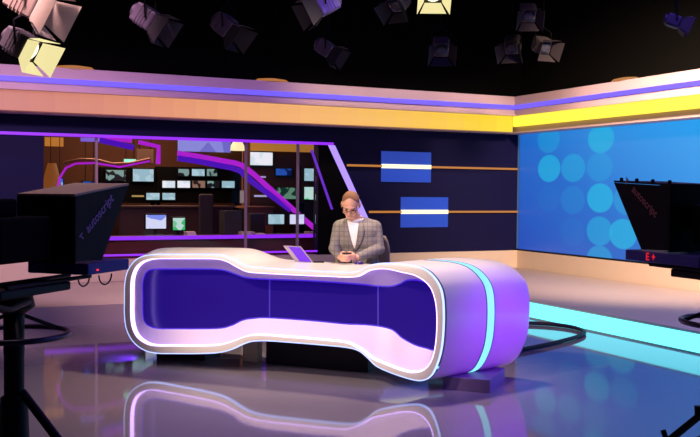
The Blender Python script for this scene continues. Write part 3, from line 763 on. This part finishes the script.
# skull, face, jaw
ellipsoid(bm, hp(0, .015, .03), (.076, .095, .088), HR)
ellipsoid(bm, hp(0, -.03, -.02), (.064, .066, .082), HR)
ellipsoid(bm, hp(0, -.045, -.075), (.044, .044, .038), HR)      # chin
ellipsoid(bm, hp(.0, -.088, .03), (.045, .014, .012), HR)        # brow
for s in (-1, 1):
    ellipsoid(bm, hp(s * .038, -.068, -.022), (.026, .024, .022), HR)   # cheek
    ellipsoid(bm, hp(s * .079, .012, -.005), (.011, .020, .032), HR)    # ear
    ellipsoid(bm, hp(s * .012, -.103, -.028), (.009, .010, .008), HR)   # nostril
capsule(bm, hp(0, -.092, .018), hp(0, -.112, -.022), .009, .012, 10)     # nose
ellipsoid(bm, hp(0, -.092, -.050), (.024, .009, .006), HR); ellipsoid(bm, hp(0, -.090, -.060), (.020, .009, .006), HR)  # lips
# neck, torso
capsule(bm, HC + Vector((.01, .045, -.05)), (-.015, .04, 1.33), .056, .062)
SHL = Vector((-.185, .03, 1.315)); SHR = Vector((.168, .03, 1.315))
capsule(bm, SHL, SHR, .045, .045)
capsule(bm, (-.06, .03, 1.24), (.06, .03, 1.24), .095, .095); capsule(bm, (-.06, .04, 1.10), (.07, .04, 1.10), .105, .105)
capsule(bm, (-.05, .05, .95), (.06, .05, .95), .11, .11); capsule(bm, (-.07, .06, .84), (.08, .06, .84), .11, .11)
EL = Vector((-.228, -.03, 1.095)); ER = Vector((.205, -.02, 1.09))
WL = Vector((-.170, -.24, zt + .055)); WR = Vector((-.015, -.255, zt + .055))
capsule(bm, SHL, EL, .05, .040); capsule(bm, SHR, ER, .05, .040)
capsule(bm, EL, WL, .040, .027); capsule(bm, ER, WR, .040, .027)
# legs: thighs forward, shins down to the foot ring
for s in (-1, 1):
    hip = Vector((s * .09, .04, .82)); kn = Vector((s * .12, -.27, .80)) ; kn.y = -.02 - .30; an_ = Vector((s * .11, -.22, .40))
    hip.y = .08; kn.y = -.27
    capsule(bm, hip, kn, .085, .058); capsule(bm, kn, an_, .055, .038); capsule(bm, an_, an_ + Vector((0, -.13, -.05)), .036, .028)
# hands holding a phone between them
PH = Vector((-.110, -.325, zt + .055))
def hand(bm, wrist, side):      # side -1: viewer's left hand, +1: viewer's right
    d = (PH + Vector((side * .045, .005, 0)) - wrist); d.z = .0; f = d.normalized(); across = Vector((0, 0, 1))
    pc = wrist + f * .05 + Vector((0, 0, .002))
    M = Matrix((f, Vector((-f.y, f.x, 0)), Vector((0, 0, 1)))).transposed()
    ellipsoid(bm, pc, (.05, .017, .040), M)
    k0 = wrist + f * .085
    for i, ln in enumerate((.078, .086, .080, .064)):
        z = .027 - i * .018
        root_ = wrist + f * .06 + Vector((0, 0, z)); kn_ = wrist + f * .092 + Vector((0, -.006, z))
        inward = Vector((-side * 1, -.25, 0)).normalized()
        m1 = kn_ + (f * .5 + inward * .6 + Vector((0, -.3, 0))).normalized() * ln * .42
        m2 = m1 + (inward + Vector((0, .25, -.05))).normalized() * ln * .33
        m3 = m2 + (inward * .6 + Vector((0, .8, -.05))).normalized() * ln * .25
        capsule(bm, root_, kn_, .0095, .0092, 10); capsule(bm, kn_, m1, .0092, .0085, 10); capsule(bm, m1, m2, .0085, .0078, 10); capsule(bm, m2, m3, .0078, .0068, 10)
    t0 = wrist + f * .025 + Vector((0, .008, .022)); t1 = t0 + f * .035 + Vector((0, .012, .022)); t2 = t1 + f * .022 + Vector((-side * .012, .0, .012))
    t3 = t2 + Vector((-side * .018, -.004, -.002))
    capsule(bm, t0, t1, .013, .011, 10); capsule(bm, t1, t2, .011, .0095, 10); capsule(bm, t2, t3, .0095, .008, 10)
hand(bm, WL, -1); hand(bm, WR, 1)
man = remeshed('person', bm, .0042, skin, 5)
man.matrix_world = MF
tag(man, 'man in a grey checked jacket seated behind the desk, looking down at his phone', 'person')

# jacket
jm = bpy.data.materials.new('grey_check_wool'); jm.use_nodes = True; nt = jm.node_tree; b = nt.nodes['Principled BSDF']; b.inputs['Roughness'].default_value = .85
tc = nt.nodes.new('ShaderNodeTexCoord'); sp = nt.nodes.new('ShaderNodeSeparateXYZ'); nt.links.new(tc.outputs['Object'], sp.inputs[0])
def stripes(out, per, wd_):
    a = nt.nodes.new('ShaderNodeMath'); a.operation = 'PINGPONG'; a.inputs[1].default_value = per / 2; nt.links.new(out, a.inputs[0])
    c = nt.nodes.new('ShaderNodeMath'); c.operation = 'LESS_THAN'; c.inputs[1].default_value = wd_; nt.links.new(a.outputs[0], c.inputs[0]); return c.outputs[0]
s1 = stripes(sp.outputs[0], .045, .004); s2 = stripes(sp.outputs[2], .045, .004)
ad = nt.nodes.new('ShaderNodeMath'); ad.operation = 'ADD'; nt.links.new(s1, ad.inputs[0]); nt.links.new(s2, ad.inputs[1])
n = nt.nodes.new('ShaderNodeTexNoise'); n.inputs['Scale'].default_value = 120; nt.links.new(tc.outputs['Object'], n.inputs[0])
mxa = nt.nodes.new('ShaderNodeMix'); mxa.data_type = 'RGBA'; mxa.inputs[6].default_value = (.15, .13, .13, 1); mxa.inputs[7].default_value = (.27, .24, .23, 1); nt.links.new(n.outputs[0], mxa.inputs[0])
mxb = nt.nodes.new('ShaderNodeMix'); mxb.data_type = 'RGBA'; nt.links.new(ad.outputs[0], mxb.inputs[0]); nt.links.new(mxa.outputs[2], mxb.inputs[6]); mxb.inputs[7].default_value = (.13, .12, .13, 1)
nt.links.new(mxb.outputs[2], b.inputs['Base Color'])
bm = bmesh.new()
capsule(bm, SHL + Vector((-.0, 0, -.012)), SHR + Vector((.0, 0, -.012)), .062, .062)
capsule(bm, SHL + Vector((.10, .03, .035)), SHR + Vector((-.10, .03, .035)), .045, .045)
for a_s in (SHL, SHR): capsule(bm, a_s + Vector((0, .01, -.005)), Vector((-.01, .045, 1.365)), .058, .05)
capsule(bm, (-.08, .03, 1.24), (.08, .03, 1.24), .122, .122); capsule(bm, (-.085, .035, 1.16), (.095, .035, 1.16), .125, .125)
capsule(bm, (-.075, .045, 1.06), (.085, .045, 1.06), .122, .122); capsule(bm, (-.075, .055, .94), (.085, .055, .94), .128, .128)
capsule(bm, (-.08, .06, .86), (.09, .06, .86), .13, .13)
capsule(bm, SHL + Vector((-.0, 0, -.02)), EL, .064, .054); capsule(bm, SHR + Vector((.0, 0, -.02)), ER, .064, .054)
def cuff(a, b_, k): return a + (b_ - a) * k
capsule(bm, EL, cuff(EL, WL, .86), .058, .041); capsule(bm, ER, cuff(ER, WR, .88), .058, .041)
jac = remeshed('jacket', bm, .006, jm, 5, man)
# BVH of the jacket to lay the shirt and lapels on
jb = BVHTree.FromPolygons([v.co for v in jac.data.vertices], [tuple(p.vertices) for p in jac.data.polygons])
def front(x, z, off):
    h = jb.ray_cast(Vector((x, -1, z)), Vector((0, 1, 0)))
    return (h[0] + Vector((0, -off, 0))) if h[0] else Vector((x, -.1, z))
def patch(name, rows, off, thick, m, par):     # rows: list of (z, xa, xb)
    bm = bmesh.new(); G = []
    for z, xa, xb in rows:
        G.append([bm.verts.new(front(xa + (xb - xa) * k / 6, z, off)) for k in range(7)])
    for A, Bq in zip(G, G[1:]):
        for k in range(6): bm.faces.new((A[k], A[k + 1], Bq[k + 1], Bq[k]))
    o = obj(name, bm, m, par, smooth='all'); s = o.modifiers.new('s', 'SOLIDIFY'); s.thickness = thick; s.offset = 0
    return o
shirtm = noisy(mat('shirt_white', (.82, .80, .80), .7), 40, .03)
cxn = -.055   # centre line of the shirt (turned to the left)
def rowsV(z0, z1, fa, fb, n=12): return [(z0 + (z1 - z0) * k / n, fa(k / n), fb(k / n)) for k in range(n + 1)]
shirt = patch('shirt', rowsV(1.365, 1.09, lambda t: cxn - .058 * (1 - t) ** .8 + .02 * t, lambda t: cxn + .066 * (1 - t) ** .8 + .022 * t), .006, .006, shirtm, man)
patch('lapel', rowsV(1.375, 1.07, lambda t: cxn - .062 * (1 - t) ** .8 - (.055 * math.sin(PI * min(1, t * .9 + .12))) + .02 * t, lambda t: cxn - .056 * (1 - t) ** .8 + .02 * t), .010, .010, jm, jac)
patch('lapel', rowsV(1.375, 1.07, lambda t: cxn + .062 * (1 - t) ** .8 + .02 * t, lambda t: cxn + .068 * (1 - t) ** .8 + (.055 * math.sin(PI * min(1, t * .9 + .12))) + .026 * t), .010, .010, jm, jac)
bm = bmesh.new()
Mc = Matrix.Translation((-.022, .028, 1.372)) @ Matrix.Rotation(math.radians(16), 4, 'X') @ Matrix.Diagonal((1, 1.0, 1, 1))
lathe(bm, [(.074, -.022), (.080, -.020), (.074, .022), (.070, .024), (.066, .020), (.068, -.02)], Mc, 28)
for v in bm.verts: pass
obj('collar', bm, shirtm, shirt, smooth='all')
# trousers and shoes
trm = noisy(mat('trousers_dark', (.03, .03, .04), .8), 30, .1)
bm = bmesh.new()
capsule(bm, (-.08, .08, .84), (.08, .08, .84), .122, .122)
for s in (-1, 1):
    hip = Vector((s * .09, .08, .82)); kn = Vector((s * .12, -.27, .80)); an_ = Vector((s * .11, -.22, .40))
    capsule(bm, hip, kn, .098, .070); capsule(bm, kn, cuff(kn, an_, .95), .068, .052)
remeshed('trousers', bm, .008, trm, 4, man)
for s in (-1, 1):
    bm = bmesh.new(); an_ = Vector((s * .11, -.22, .40))
    capsule(bm, an_ + Vector((0, .01, -.03)), an_ + Vector((0, -.16, -.065)), .048, .038)
    remeshed('shoe', bm, .006, black, 3, man)
# hair: short, greying ginger, on the upper skull
hb = BVHTree.FromPolygons([v.co for v in man.data.vertices], [tuple(p.vertices) for p in man.data.polygons])
bm = bmesh.new(); G = []
nu, nv = 36, 16
for j in range(nv + 1):
    row = []
    for i in range(nu):
        th = i * 2 * PI / nu                       # 0 = face direction (-y)
        fr0 = .5 + .5 * math.cos(th)                # 1 at the face
        low = math.radians(-2 + 62 * fr0 ** 3) if True else 0
        if math.cos(th) < 0: low = math.radians(8 - 38 * (-math.cos(th)) ** .7)
        ph = PI / 2 + (low - PI / 2) * (j / nv)
        d = HR @ Vector((math.sin(th) * math.cos(ph), -math.cos(th) * math.cos(ph), math.sin(ph)))
        o0 = HC + HR @ Vector((0, .01, .02)); h = hb.ray_cast(o0 + d * .3, -d)
        rr = (h[0] - o0).length if h[0] else .09
        lift = .006 * (1 - (j / nv) ** 2) + .0008 + random.uniform(-.0012, .0012)
        row.append(bm.verts.new(o0 + d * (rr + lift)))
    G.append(row)
for A, Bq in zip(G, G[1:]):
    for i in range(nu): bm.faces.new((A[i], A[(i + 1) % nu], Bq[(i + 1) % nu], Bq[i]))
bmesh.ops.remove_doubles(bm, verts=bm.verts, dist=.0012)
obj('hair', bm, noisy(mat('hair_ginger_grey', (.20, .095, .05), .9), 90, .35, .4), man, smooth='all')
# eyes, brows, glasses
for s in (-1, 1):
    bm = bmesh.new(); ellipsoid(bm, hp(s * .030, -.084, .006), (.012, .008, .006), HR)
    obj('eye', bm, mat('eye_dark', (.05, .03, .03), .3), man, smooth='all')
    obj('eyebrow', T([hp(s * .014, -.103, .032), hp(s * .032, -.102, .037), hp(s * .050, -.088, .031)], .004, 6), mat('brow', (.16, .08, .05), .8), man, smooth='all')
gls = obj('glasses', T([hp(-.016, -.110, .008), hp(0, -.113, .010), hp(.016, -.110, .008)], .0022, 6), mat('glasses_metal', (.05, .03, .03), .35, .5), man)
for s in (-1, 1):
    ring = [hp(s * .036 + .022 * math.cos(a), -.106 + .012 * abs(math.cos(a)) * (1 if math.cos(a) * s > 0 else 0), .004 + .015 * math.sin(a)) for a in [k * 2 * PI / 20 for k in range(20)]]
    obj('rim', T(ring, .0024, 6, True), MATS['glasses_metal'], gls)
    obj('temple', T([hp(s * .058, -.095, .006), hp(s * .078, -.05, .008), hp(s * .086, .01, .008)], .0022, 6), MATS['glasses_metal'], gls)
bm = bmesh.new(); ellipsoid(bm, hp(0, -.0975, -.055), (.02, .004, .0022), HR); obj('mouth', bm, mat('lip', (.35, .12, .1), .5), man)
# phone held in the hands
pr_ = Euler((math.radians(-28), 0, math.radians(8)), 'XYZ').to_matrix().to_4x4()
ph = empty('phone', MF @ PH, 0, 'black smartphone held in both hands of the seated man', 'phone')
Mph = MF @ Matrix.Translation(PH + Vector((.012, .0, .0))) @ pr_
kid(obj('case', B((0, 0, 0), (.075, .012, .10), .003, Mph), black), ph)
kid(obj('screen', B((0, .007, 0), (.066, .002, .09), .0, Mph), mat('phone_glass', (.01, .01, .015), .1)), ph)

# high chair of the man
ch = empty('office_chair', MF @ Vector((.03, .12, 0)), 0, 'brown high office chair the man sits on, backrest showing at his side', 'chair')
chm = noisy(mat('chair_tan', (.20, .15, .11), .7), 20, .1)
def mfb(c, s, bev): return B(c, s, bev, MF)
kid(obj('seat', mfb((.02, .08, .68), (.50, .48, .07), .02), chm), ch)
bm = bmesh.new()
pts = [(x, .255 - .05 * (abs(x - .04) / .25) ** 2, 0) for x in [.04 + .25 * (k / 8 - 1) for k in range(17)]]
for zz in range(9): pass
G = []
for j in range(9):
    z = .80 + .40 * j / 8; wv = 1 - .18 * max(0, (j - 5) / 3) ** 2
    G.append([bm.verts.new(MF @ Vector((.045 + (x - .04) * wv * 1.05, y, z))) for x, y, _ in pts])
for A, Bq in zip(G, G[1:]):
    for k in range(len(A) - 1): bm.faces.new((A[k], A[k + 1], Bq[k + 1], Bq[k]))
bk = kid(obj('backrest', bm, chm, smooth='all'), ch); sm = bk.modifiers.new('s', 'SOLIDIFY'); sm.thickness = .045; sm.offset = 1
kid(obj('back_post', T([MF @ Vector((.03, .30, .66)), MF @ Vector((.03, .31, .95))], .022), darkmet), ch)
for s in (-1, 1):
    kid(obj('armrest', T([MF @ Vector((.03 + s * .25, .10, .68)), MF @ Vector((.03 + s * .315, .10, .72)), MF @ Vector((.03 + s * .315, .12, .90)), MF @ Vector((.03 + s * .315, -.02, .915))], .016), black), ch)
kid(obj('post', T([MF @ Vector((.02, .08, .08)), MF @ Vector((.02, .08, .65))], .028), darkmet), ch)
bm = bmesh.new(); tube(bm, [MF @ Vector((.02 + .24 * math.cos(a), .04 + .30 * math.sin(a), .31)) for a in [k * 2 * PI / 28 for k in range(28)]], .012, 8, True)
for a in (PI / 2, -PI / 2, 0, PI): tube(bm, [MF @ Vector((.02, .08, .31)), MF @ Vector((.02 + .24 * math.cos(a), .04 + .30 * math.sin(a), .31))], .009)
kid(obj('foot_ring', bm, darkmet), ch)
for k in range(5):
    a = k * 2 * PI / 5 + .3
    lg = kid(obj('leg', T([MF @ Vector((.02, .08, .10)), MF @ Vector((.02 + .3 * math.cos(a), .08 + .3 * math.sin(a), .07))], .02), black), ch)
    c_ = MF @ Vector((.02 + .3 * math.cos(a), .08 + .3 * math.sin(a), .03))
    cs = obj('caster', L([(.02, -.015), (.03, -.012), (.03, .012), (.02, .015)], Matrix.Translation(c_) @ Matrix.Rotation(PI / 2, 4, 'X'), 16), black); cs.parent = lg
    cs.matrix_parent_inverse = kid(cs, ch).matrix_parent_inverse; cs.parent = lg
    cs.matrix_parent_inverse = Matrix.LocRotScale(ch.location, ch.rotation_euler, None).inverted() @ Matrix()
    cs.matrix_parent_inverse = Matrix()   # leg geometry is already in world units under the same parent frame

# ------------------------------------------------------------------ teleprompter cameras on pedestals
pblue = mat('prompter_black', (.004, .0025, .006), .6, spec=.15)
letter = mat('faded_print', S(170, 120, 180), .6)
def text(txt, size, m, name='lettering'):
    cu = bpy.data.curves.new('t', 'FONT'); cu.body = txt; cu.size = size; cu.extrude = .0008; cu.offset = .0008; cu.align_x = 'CENTER'; cu.align_y = 'CENTER'
    to = bpy.data.objects.new('t', cu); COL.objects.link(to)
    dg = bpy.context.evaluated_depsgraph_get(); dg.update()
    me = bpy.data.meshes.new_from_object(to.evaluated_get(dg)); bpy.data.objects.remove(to)
    me.materials.clear(); me.materials.append(m); o = bpy.data.objects.new(name, me); COL.objects.link(o); return o
def prompter(corner_, head_, z0, side, ring_c, ring_z, lab1, lab2, rise, wid=.32, lm=None):
    # local frame: x = aim, y = to its left, z up; origin at the rear top corner nearest us
    f = Vector((head_.x, head_.y, 0)).normalized(); l = Vector((-f.y, f.x, 0))
    M = Matrix((f, l, Vector((0, 0, 1)))).transposed().to_4x4(); M.translation = Vector((corner_.x, corner_.y, z0))
    y0, y1 = (0, wid) if side > 0 else (-wid, 0)        # side>0 : body lies to its left of the corner
    ym = (y0 + y1) / 2
    r = empty('broadcast_camera', M @ Vector((0, ym, -.45)), 0, lab1, 'camera')
    W = lambda *p: M @ Vector(p)
    tf, bf, bz = .46, .22, (-.31 if side > 0 else -.335)
    bm = bmesh.new(); t = .012
    sidep = [(0, 0), (tf, rise), (bf, bz), (0, bz + .01)]
    for yy in (y0, y1 - t):
        flare = 0
        prism(bm, [W(x, yy, z) for x, z in sidep], (M.to_3x3() @ Vector((0, t, 0))))
    prism(bm, [W(0, y0, 0), W(0, y1, 0), W(0, y1, bz), W(0, y0, bz)], M.to_3x3() @ Vector((.012, 0, 0)))
    hood = kid(obj('hood', bm, pblue), r)
    topb = P([W(0, y0, .002), W(tf, y0, rise + .002), W(tf, y1, rise + .002), W(0, y1, .002)], (0, 0, .010))
    kid(obj('hood_top', topb, mat('hood_top', (.60, .42, .24), .6) if side > 0 else pblue), r)  # left hood top painted tan for the light falling on it
    kid(obj('glass', P([W(.03, y0 + .015, bz + .01), W(.36, y0 + .015, rise - .03), W(.36, y1 - .015, rise - .03), W(.03, y1 - .015, bz + .01)], (0, 0, .004)), gm), r)
    if side < 0:
        for k in range(4): kid(obj('knob', L([(.008, 0), (.010, .004), (.010, .016), (.006, .02)], M @ Matrix.Translation((.41 - k * .128, y1 - .012, rise * (.41 - k * .128) / tf + .010)), 10), black), hood)
    # lettering on the side that faces us
    yv = y0 - .002 if side > 0 else y1 + .002
    tx = text('autoscript', .066 if side > 0 else .058, lm)
    if side > 0: ex = Vector((1, 0, 0)); R = Matrix(((1, 0, 0), (0, 0, -1), (0, 1, 0)))       # reads along +x seen from -y
    else: R = Matrix(((-1, 0, 0), (0, 0, 1), (0, 1, 0)))                                       # reads along -x seen from +y
    ang = math.radians(36 if side > 0 else -36)
    Tm = M @ Matrix.Translation((.20, yv, -.08)) @ R.to_4x4() @ Matrix.Rotation(ang, 4, 'Z')
    tx.data.transform(Tm); tx.parent = hood
    bm = bmesh.new(); q = Tm @ Matrix.Translation((-.185, .0, 0)); box(bm, (0, 0, 0), (.030, .006, .002), 0, q @ Matrix.Translation((0, .012, 0))); box(bm, (0, 0, 0), (.007, .034, .002), 0, q @ Matrix.Rotation(.4, 4, 'Z'))
    ic = obj('logo_mark', bm, lm); ic.parent = hood
    # reading monitor under the hood
    kid(obj('prompter_monitor', B(((.05 + .22) if side > 0 else .06, ym, bz - .035), (.36 if side > 0 else .56, wid + .02, .055), .006, M), mat('monitor_blue_lit', (.06, .05, .30), .5, spec=.2)), r)  # blue light on the monitor box put into its base colour
    if side > 0:
        kid(obj('tally_light', B((.165, y0 - .012, bz - .042), (.012, .006, .008), 0, M), glow('tally_red', S(255, 40, 60), 1.5)), r)
    else:
        tx = text('E +', .056, glow('tally_digits', S(220, 30, 50), 1.0), 'tally_display')
        Tm = M @ Matrix.Translation((.13, y1 + .013, bz - .035)) @ R.to_4x4(); tx.data.transform(Tm); kid(tx, r)
        kid(obj('trim_line', B((.11, y1 + .004, bz - .005), (.20, .004, .008), 0, M), mat('grey_line', (.5, .45, .6), .4)), r)
    # rails and lens under the hood, camera body behind it
    bm = bmesh.new()
    for yy in (ym - .06, ym + .06): tube(bm, [W(-.35, yy, bz - .085), W(.27, yy, bz - .085)], .010)
    kid(obj('rails', bm, black), r)
    bm = bmesh.new(); box(bm, (-.24, ym, -.19), (.36, .16, .20), .015, M)
    kid(obj('camera_body', bm, blackm), r)
    kid(obj('lens', L([(.05, -.12), (.06, -.1), (.06, .05), (.07, .08), (.07, .12)], M @ Matrix.Translation((0, ym, -.16)) @ Matrix.Rotation(PI / 2, 4, 'Y')), black, smooth=True), r)
    kid(obj('viewfinder', B((-.30, ym + .05 * side, -.05), (.13, .16, .08), .012, M), blackm), r)
    kid(obj('mount_plate', B((-.15, ym, bz - .115), (.5, .14, .04), .008, M), black), r)
    for s in (-1, 1):
        kid(obj('pan_handle', T([W(-.25, ym + s * .1, bz - .15), W(-.45, ym + s * .16, bz - .16), W(-.72, ym + s * .2, bz - .10)], .013), black), r)
    # cable loops under the prompter
    for cx_, rr in ((.10, .045), (.28, .055)):
        kid(obj('cable', T([W(cx_ + rr * math.cos(a), y0 + .02, bz - .075 + rr * .9 * math.sin(a)) for a in [PI + k * PI / 12 for k in range(13)]], .004, 6), black), r)
    # pedestal
    pd = empty('camera_pedestal', (ring_c.x, ring_c.y, 0), 0, lab2, 'pedestal')
    c = Vector((ring_c.x, ring_c.y, 0)); Mz = Matrix.Translation(c)
    hz_ = z0 + bz - .135
    kid(obj('pan_head', L([(.05, ring_z + .10), (.09, ring_z + .13), (.10, hz_ - .10), (.085, hz_ - .03), (.05, hz_)], Mz), black, smooth=True), pd)
    kid(obj('column', L([(.075, .30), (.065, .62), (.048, .63), (.048, ring_z - .1), (.05, ring_z - .09), (.05, ring_z + .1)], Mz), black, smooth=True), pd)
    kid(obj('steering_ring', T([c + Vector((.26 * math.cos(a), .26 * math.sin(a), ring_z)) for a in [k * 2 * PI / 40 for k in range(40)]], .014, 10, True), mat('ring_black', (.02, .015, .04), .35), smooth=True), pd)
    for k in range(3):
        a = k * 2 * PI / 3 + .5
        kid(obj('spoke', T([c + Vector((.05 * math.cos(a), .05 * math.sin(a), ring_z + .09)), c + Vector((.26 * math.cos(a), .26 * math.sin(a), ring_z))], .010), black), pd)
    kid(obj('base', L([(.30, .12), (.34, .14), (.34, .24), (.12, .31)], Mz, 3 * 8), black), pd)
    for k in range(3):
        a = k * 2 * PI / 3 + (1.2 if side > 0 else .2)
        e = c + Vector((.5 * math.cos(a), .5 * math.sin(a), 0))
        kid(obj('leg', T([c + Vector((.1 * math.cos(a), .1 * math.sin(a), .34)), e + Vector((0, 0, .17))], .04), black), pd)
        kid(obj('wheel', L([(.05, -.03), (.08, -.025), (.08, .025), (.05, .03)], Matrix.Translation(e + Vector((0, 0, .081))) @ Matrix.Rotation(a, 4, 'Z') @ Matrix.Rotation(PI / 2, 4, 'X'), 20), black, smooth=True), pd)
    return M
cl = cf((75 - 350) / 908 * 4.2, 4.2)
prompter(cl, cf(.30, .92) - cf(0, 0), 1.612, 1, cf((14 - 350) / 908 * 4.45, 4.45), .93,
         'black teleprompter camera at the left, hood pointing at the news desk', 'black camera pedestal with a steering ring at the left edge', .055, lm=letter)
cr_ = cf((671 - 350) / 908 * 4.6, 4.6)
prompter(cr_, cf(-.36, .93) - cf(0, 0), 1.690, -1, cf((736 - 350) / 908 * 4.75, 4.75), .98,
         'black teleprompter camera at the right in front of the blue screen', 'camera pedestal at the right edge, only its steering ring and foot in view', .02, lm=mat('faded_print_right', S(160, 90, 100), .6))

pdl = bpy.data.objects['camera_pedestal']
dp_ = at_D(22, 392, 4.4)
kid(obj('drag_bar', T([dp_, at_D(60, 442, 4.3), at_D(80, 470, 4.25)], .022), black), pdl)
pdr = bpy.data.objects['camera_pedestal.001']
kid(obj('drag_bar', T([at_D(698, 406, 4.3), at_D(698, 417, 4.3), at_D(672, 438, 4.22), at_D(650, 458, 4.15)], .018), black), pdr)
kid(obj('brake_lever', T([at_D(663, 430, 4.2), at_D(667, 441, 4.18), at_D(672, 450, 4.18)], .013), black), pdr)
# ------------------------------------------------------------------ studio lights on the grid
tin = mat('lamp_housing', (.06, .05, .06), .5, .2)
def fixture(px, py, D, aim, lab, sc=1.0, doors=None, lens=None, pitch=.6, hm=None, roll=0):
    p = at_D(px, py, D); r = empty('studio_light', p, 0, lab, 'studio light')
    hm = hm or tin
    # local: -z is the light direction
    a = aim; dirv = (RGT * math.cos(a) * math.cos(pitch) + FWD * math.sin(a) * math.cos(pitch) + Vector((0, 0, -math.sin(pitch)))).normalized()
    q = (-dirv).to_track_quat('Z', 'Y').to_matrix().to_4x4(); M = Matrix.Translation(p) @ q @ Matrix.Rotation(roll, 4, 'Z') @ Matrix.Scale(sc, 4)
    bm = bmesh.new(); box(bm, (0, 0, .05), (.22, .22, .26), .02, M)
    for k in range(4): box(bm, (0, 0, .0 + k * .035), (.232, .232, .008), 0, M)
    kid(obj('housing', bm, hm), r)
    kid(obj('rear_cap', L([(.09, .18), (.08, .22), (.05, .235)], M, 20), hm), r)
    kid(obj('lens', L([(.095, -.085), (.095, -.09), (.05, -.10), (.005, -.105)], M, 24), lens or mat('lens_dark', (.05, .05, .08), .1), smooth='all'), r)
    dm = doors or MATS['door_black']
    for k in range(4):
        Mk = M @ Matrix.Rotation(k * PI / 2, 4, 'Z') @ Matrix.Translation((.11, 0, -.09)) @ Matrix.Rotation(-.45, 4, 'Y')
        w0, w1, h = .10, .16, .20 if k % 2 == 0 else .15
        kid(obj('barn_door', P([Mk @ Vector((0, -w0, 0)), Mk @ Vector((0, w0, 0)), Mk @ Vector((0, w1, -h)), Mk @ Vector((0, -w1, -h))], (Mk.to_3x3() @ Vector((.004, 0, 0)))), dm), r)
    top = p.z + .34 * sc
    wv = M.to_3x3() @ Vector((1, 0, 0)); wv.z = 0; wv.normalize()
    kid(obj('yoke', T([p + wv * .13 * sc, p + wv * .15 * sc + Vector((0, 0, .22 * sc)), p + Vector((0, 0, .30 * sc)), p - wv * .15 * sc + Vector((0, 0, .22 * sc)), p - wv * .13 * sc], .010 * sc), blackm), r)
    kid(obj('hanger', T([Vector((p.x, p.y, top - .05)), Vector((p.x, p.y, 6.0))], .014), blackm), r)
    if True:
        kid(obj('bright_dot', B((.05, .0, .19), (.02, .02, .012), 0, M), glow('bright_dot_glow', S(190, 170, 220), 1.0)), r)  # dot repeated on every housing as a painted white highlight
    return r
mat('door_black', (.03, .025, .035), .6, spec=.2)
ydoor = glow('lit_barn_door', S(252, 238, 170), .9)  # lamp light on the barn doors painted as emission
ylens = glow('hot_lens', S(255, 246, 200), 2.0)
purm = mat('housing_violet_lit', (.07, .045, .09), .5, .2)  # purple light on the housings put into their colour
purm2 = mat('housing_violet_light', (.26, .20, .36), .4, .3)
fixture(24, 46, 9.0, -.3, 'lowest studio light at the top left, its barn doors painted lit cream', 1.05, doors=ydoor, lens=ylens, pitch=.55)
fixture(33, 4, 8.6, -.15, 'topmost studio light at the top left corner above the glowing one', 1.2, pitch=.5, doors=mat('door_lit_tan', (.40, .33, .24), .5), hm=mat('housing_brown', (.30, .22, .17), .5, .2))  # paler tan doors: the light on them is in the colour
fixture(150, 20, 9.5, -.2, 'dim studio light, first to the right of the glowing ones', .95, pitch=.6, hm=purm)
fixture(228, 28, 10, -.4, 'dim studio light, second to the right of the glowing ones', .9, pitch=.7, hm=purm)
fixture(322, 6, 9.5, -2.8, 'pale violet studio light cut by the top edge of the view', .9, pitch=.5, hm=purm2)
fixture(328, 50, 10.5, -.3, 'small dim studio light hanging lowest in the middle of the grid', .75, pitch=.6, hm=purm)
fixture(398, 2, 10, -2.2, 'brown grey studio light just left of the bright one at the top centre', .8, pitch=.9, hm=mat('housing_tan', (.14, .11, .10), .5, .2))
fixture(433, -9, 9.5, -1.57, 'bright cream studio light at the top centre', .85, doors=ydoor, lens=ylens, pitch=.75)
fixture(441, 48, 12, -1.57, 'dark studio light below the bright one at the top centre', .9, pitch=.6)
fixture(512, 46, 13, -2.0, 'left lamp in the dim cluster at the top right of centre', .9, pitch=.7, hm=tin)
fixture(543, 46, 13.2, -1.2, 'right lamp in the dim cluster at the top right of centre', .9, pitch=.5, hm=tin)
fixture(528, 14, 12.4, -1.6, 'upper lamp in the dim cluster at the top right of centre', .9, pitch=.6, hm=tin)
fixture(676, 22, 8.6, -.2, 'lone dim studio light at the top right corner', .52, pitch=.4, hm=mat('housing_dark', (.02, .016, .03), .5, .2))
# small lamps on top of the fascia
for px, py in ((75, 67.5), (272, 80.5)):
    q = at_y(px, py, YW - FO + .1)
    tag(obj('uplight', L([(.10, fT), (.13, fT + .01), (.11, fT + .04), (.04, fT + .055)], Matrix.Translation((q.x, q.y, 0)) @ Matrix.Diagonal((2.2, 1, 1, 1)), 20), glow('amber_uplight', S(190, 120, 50), .8)),
        ('amber lamp on top of the fascia, at the left above the prompter' if px < 100 else 'amber lamp on top of the fascia, over the middle of the back wall'), 'lamp')
q = at_x(625, 84.5, XF + .1)
tag(obj('uplight', L([(.10, fT), (.13, fT + .01), (.11, fT + .04), (.04, fT + .055)], Matrix.Translation((q.x, q.y, 0)) @ Matrix.Diagonal((1, 2.2, 1, 1)), 20), MATS['amber_uplight']),
    'amber lamp on top of the fascia above the blue wall screen', 'lamp')
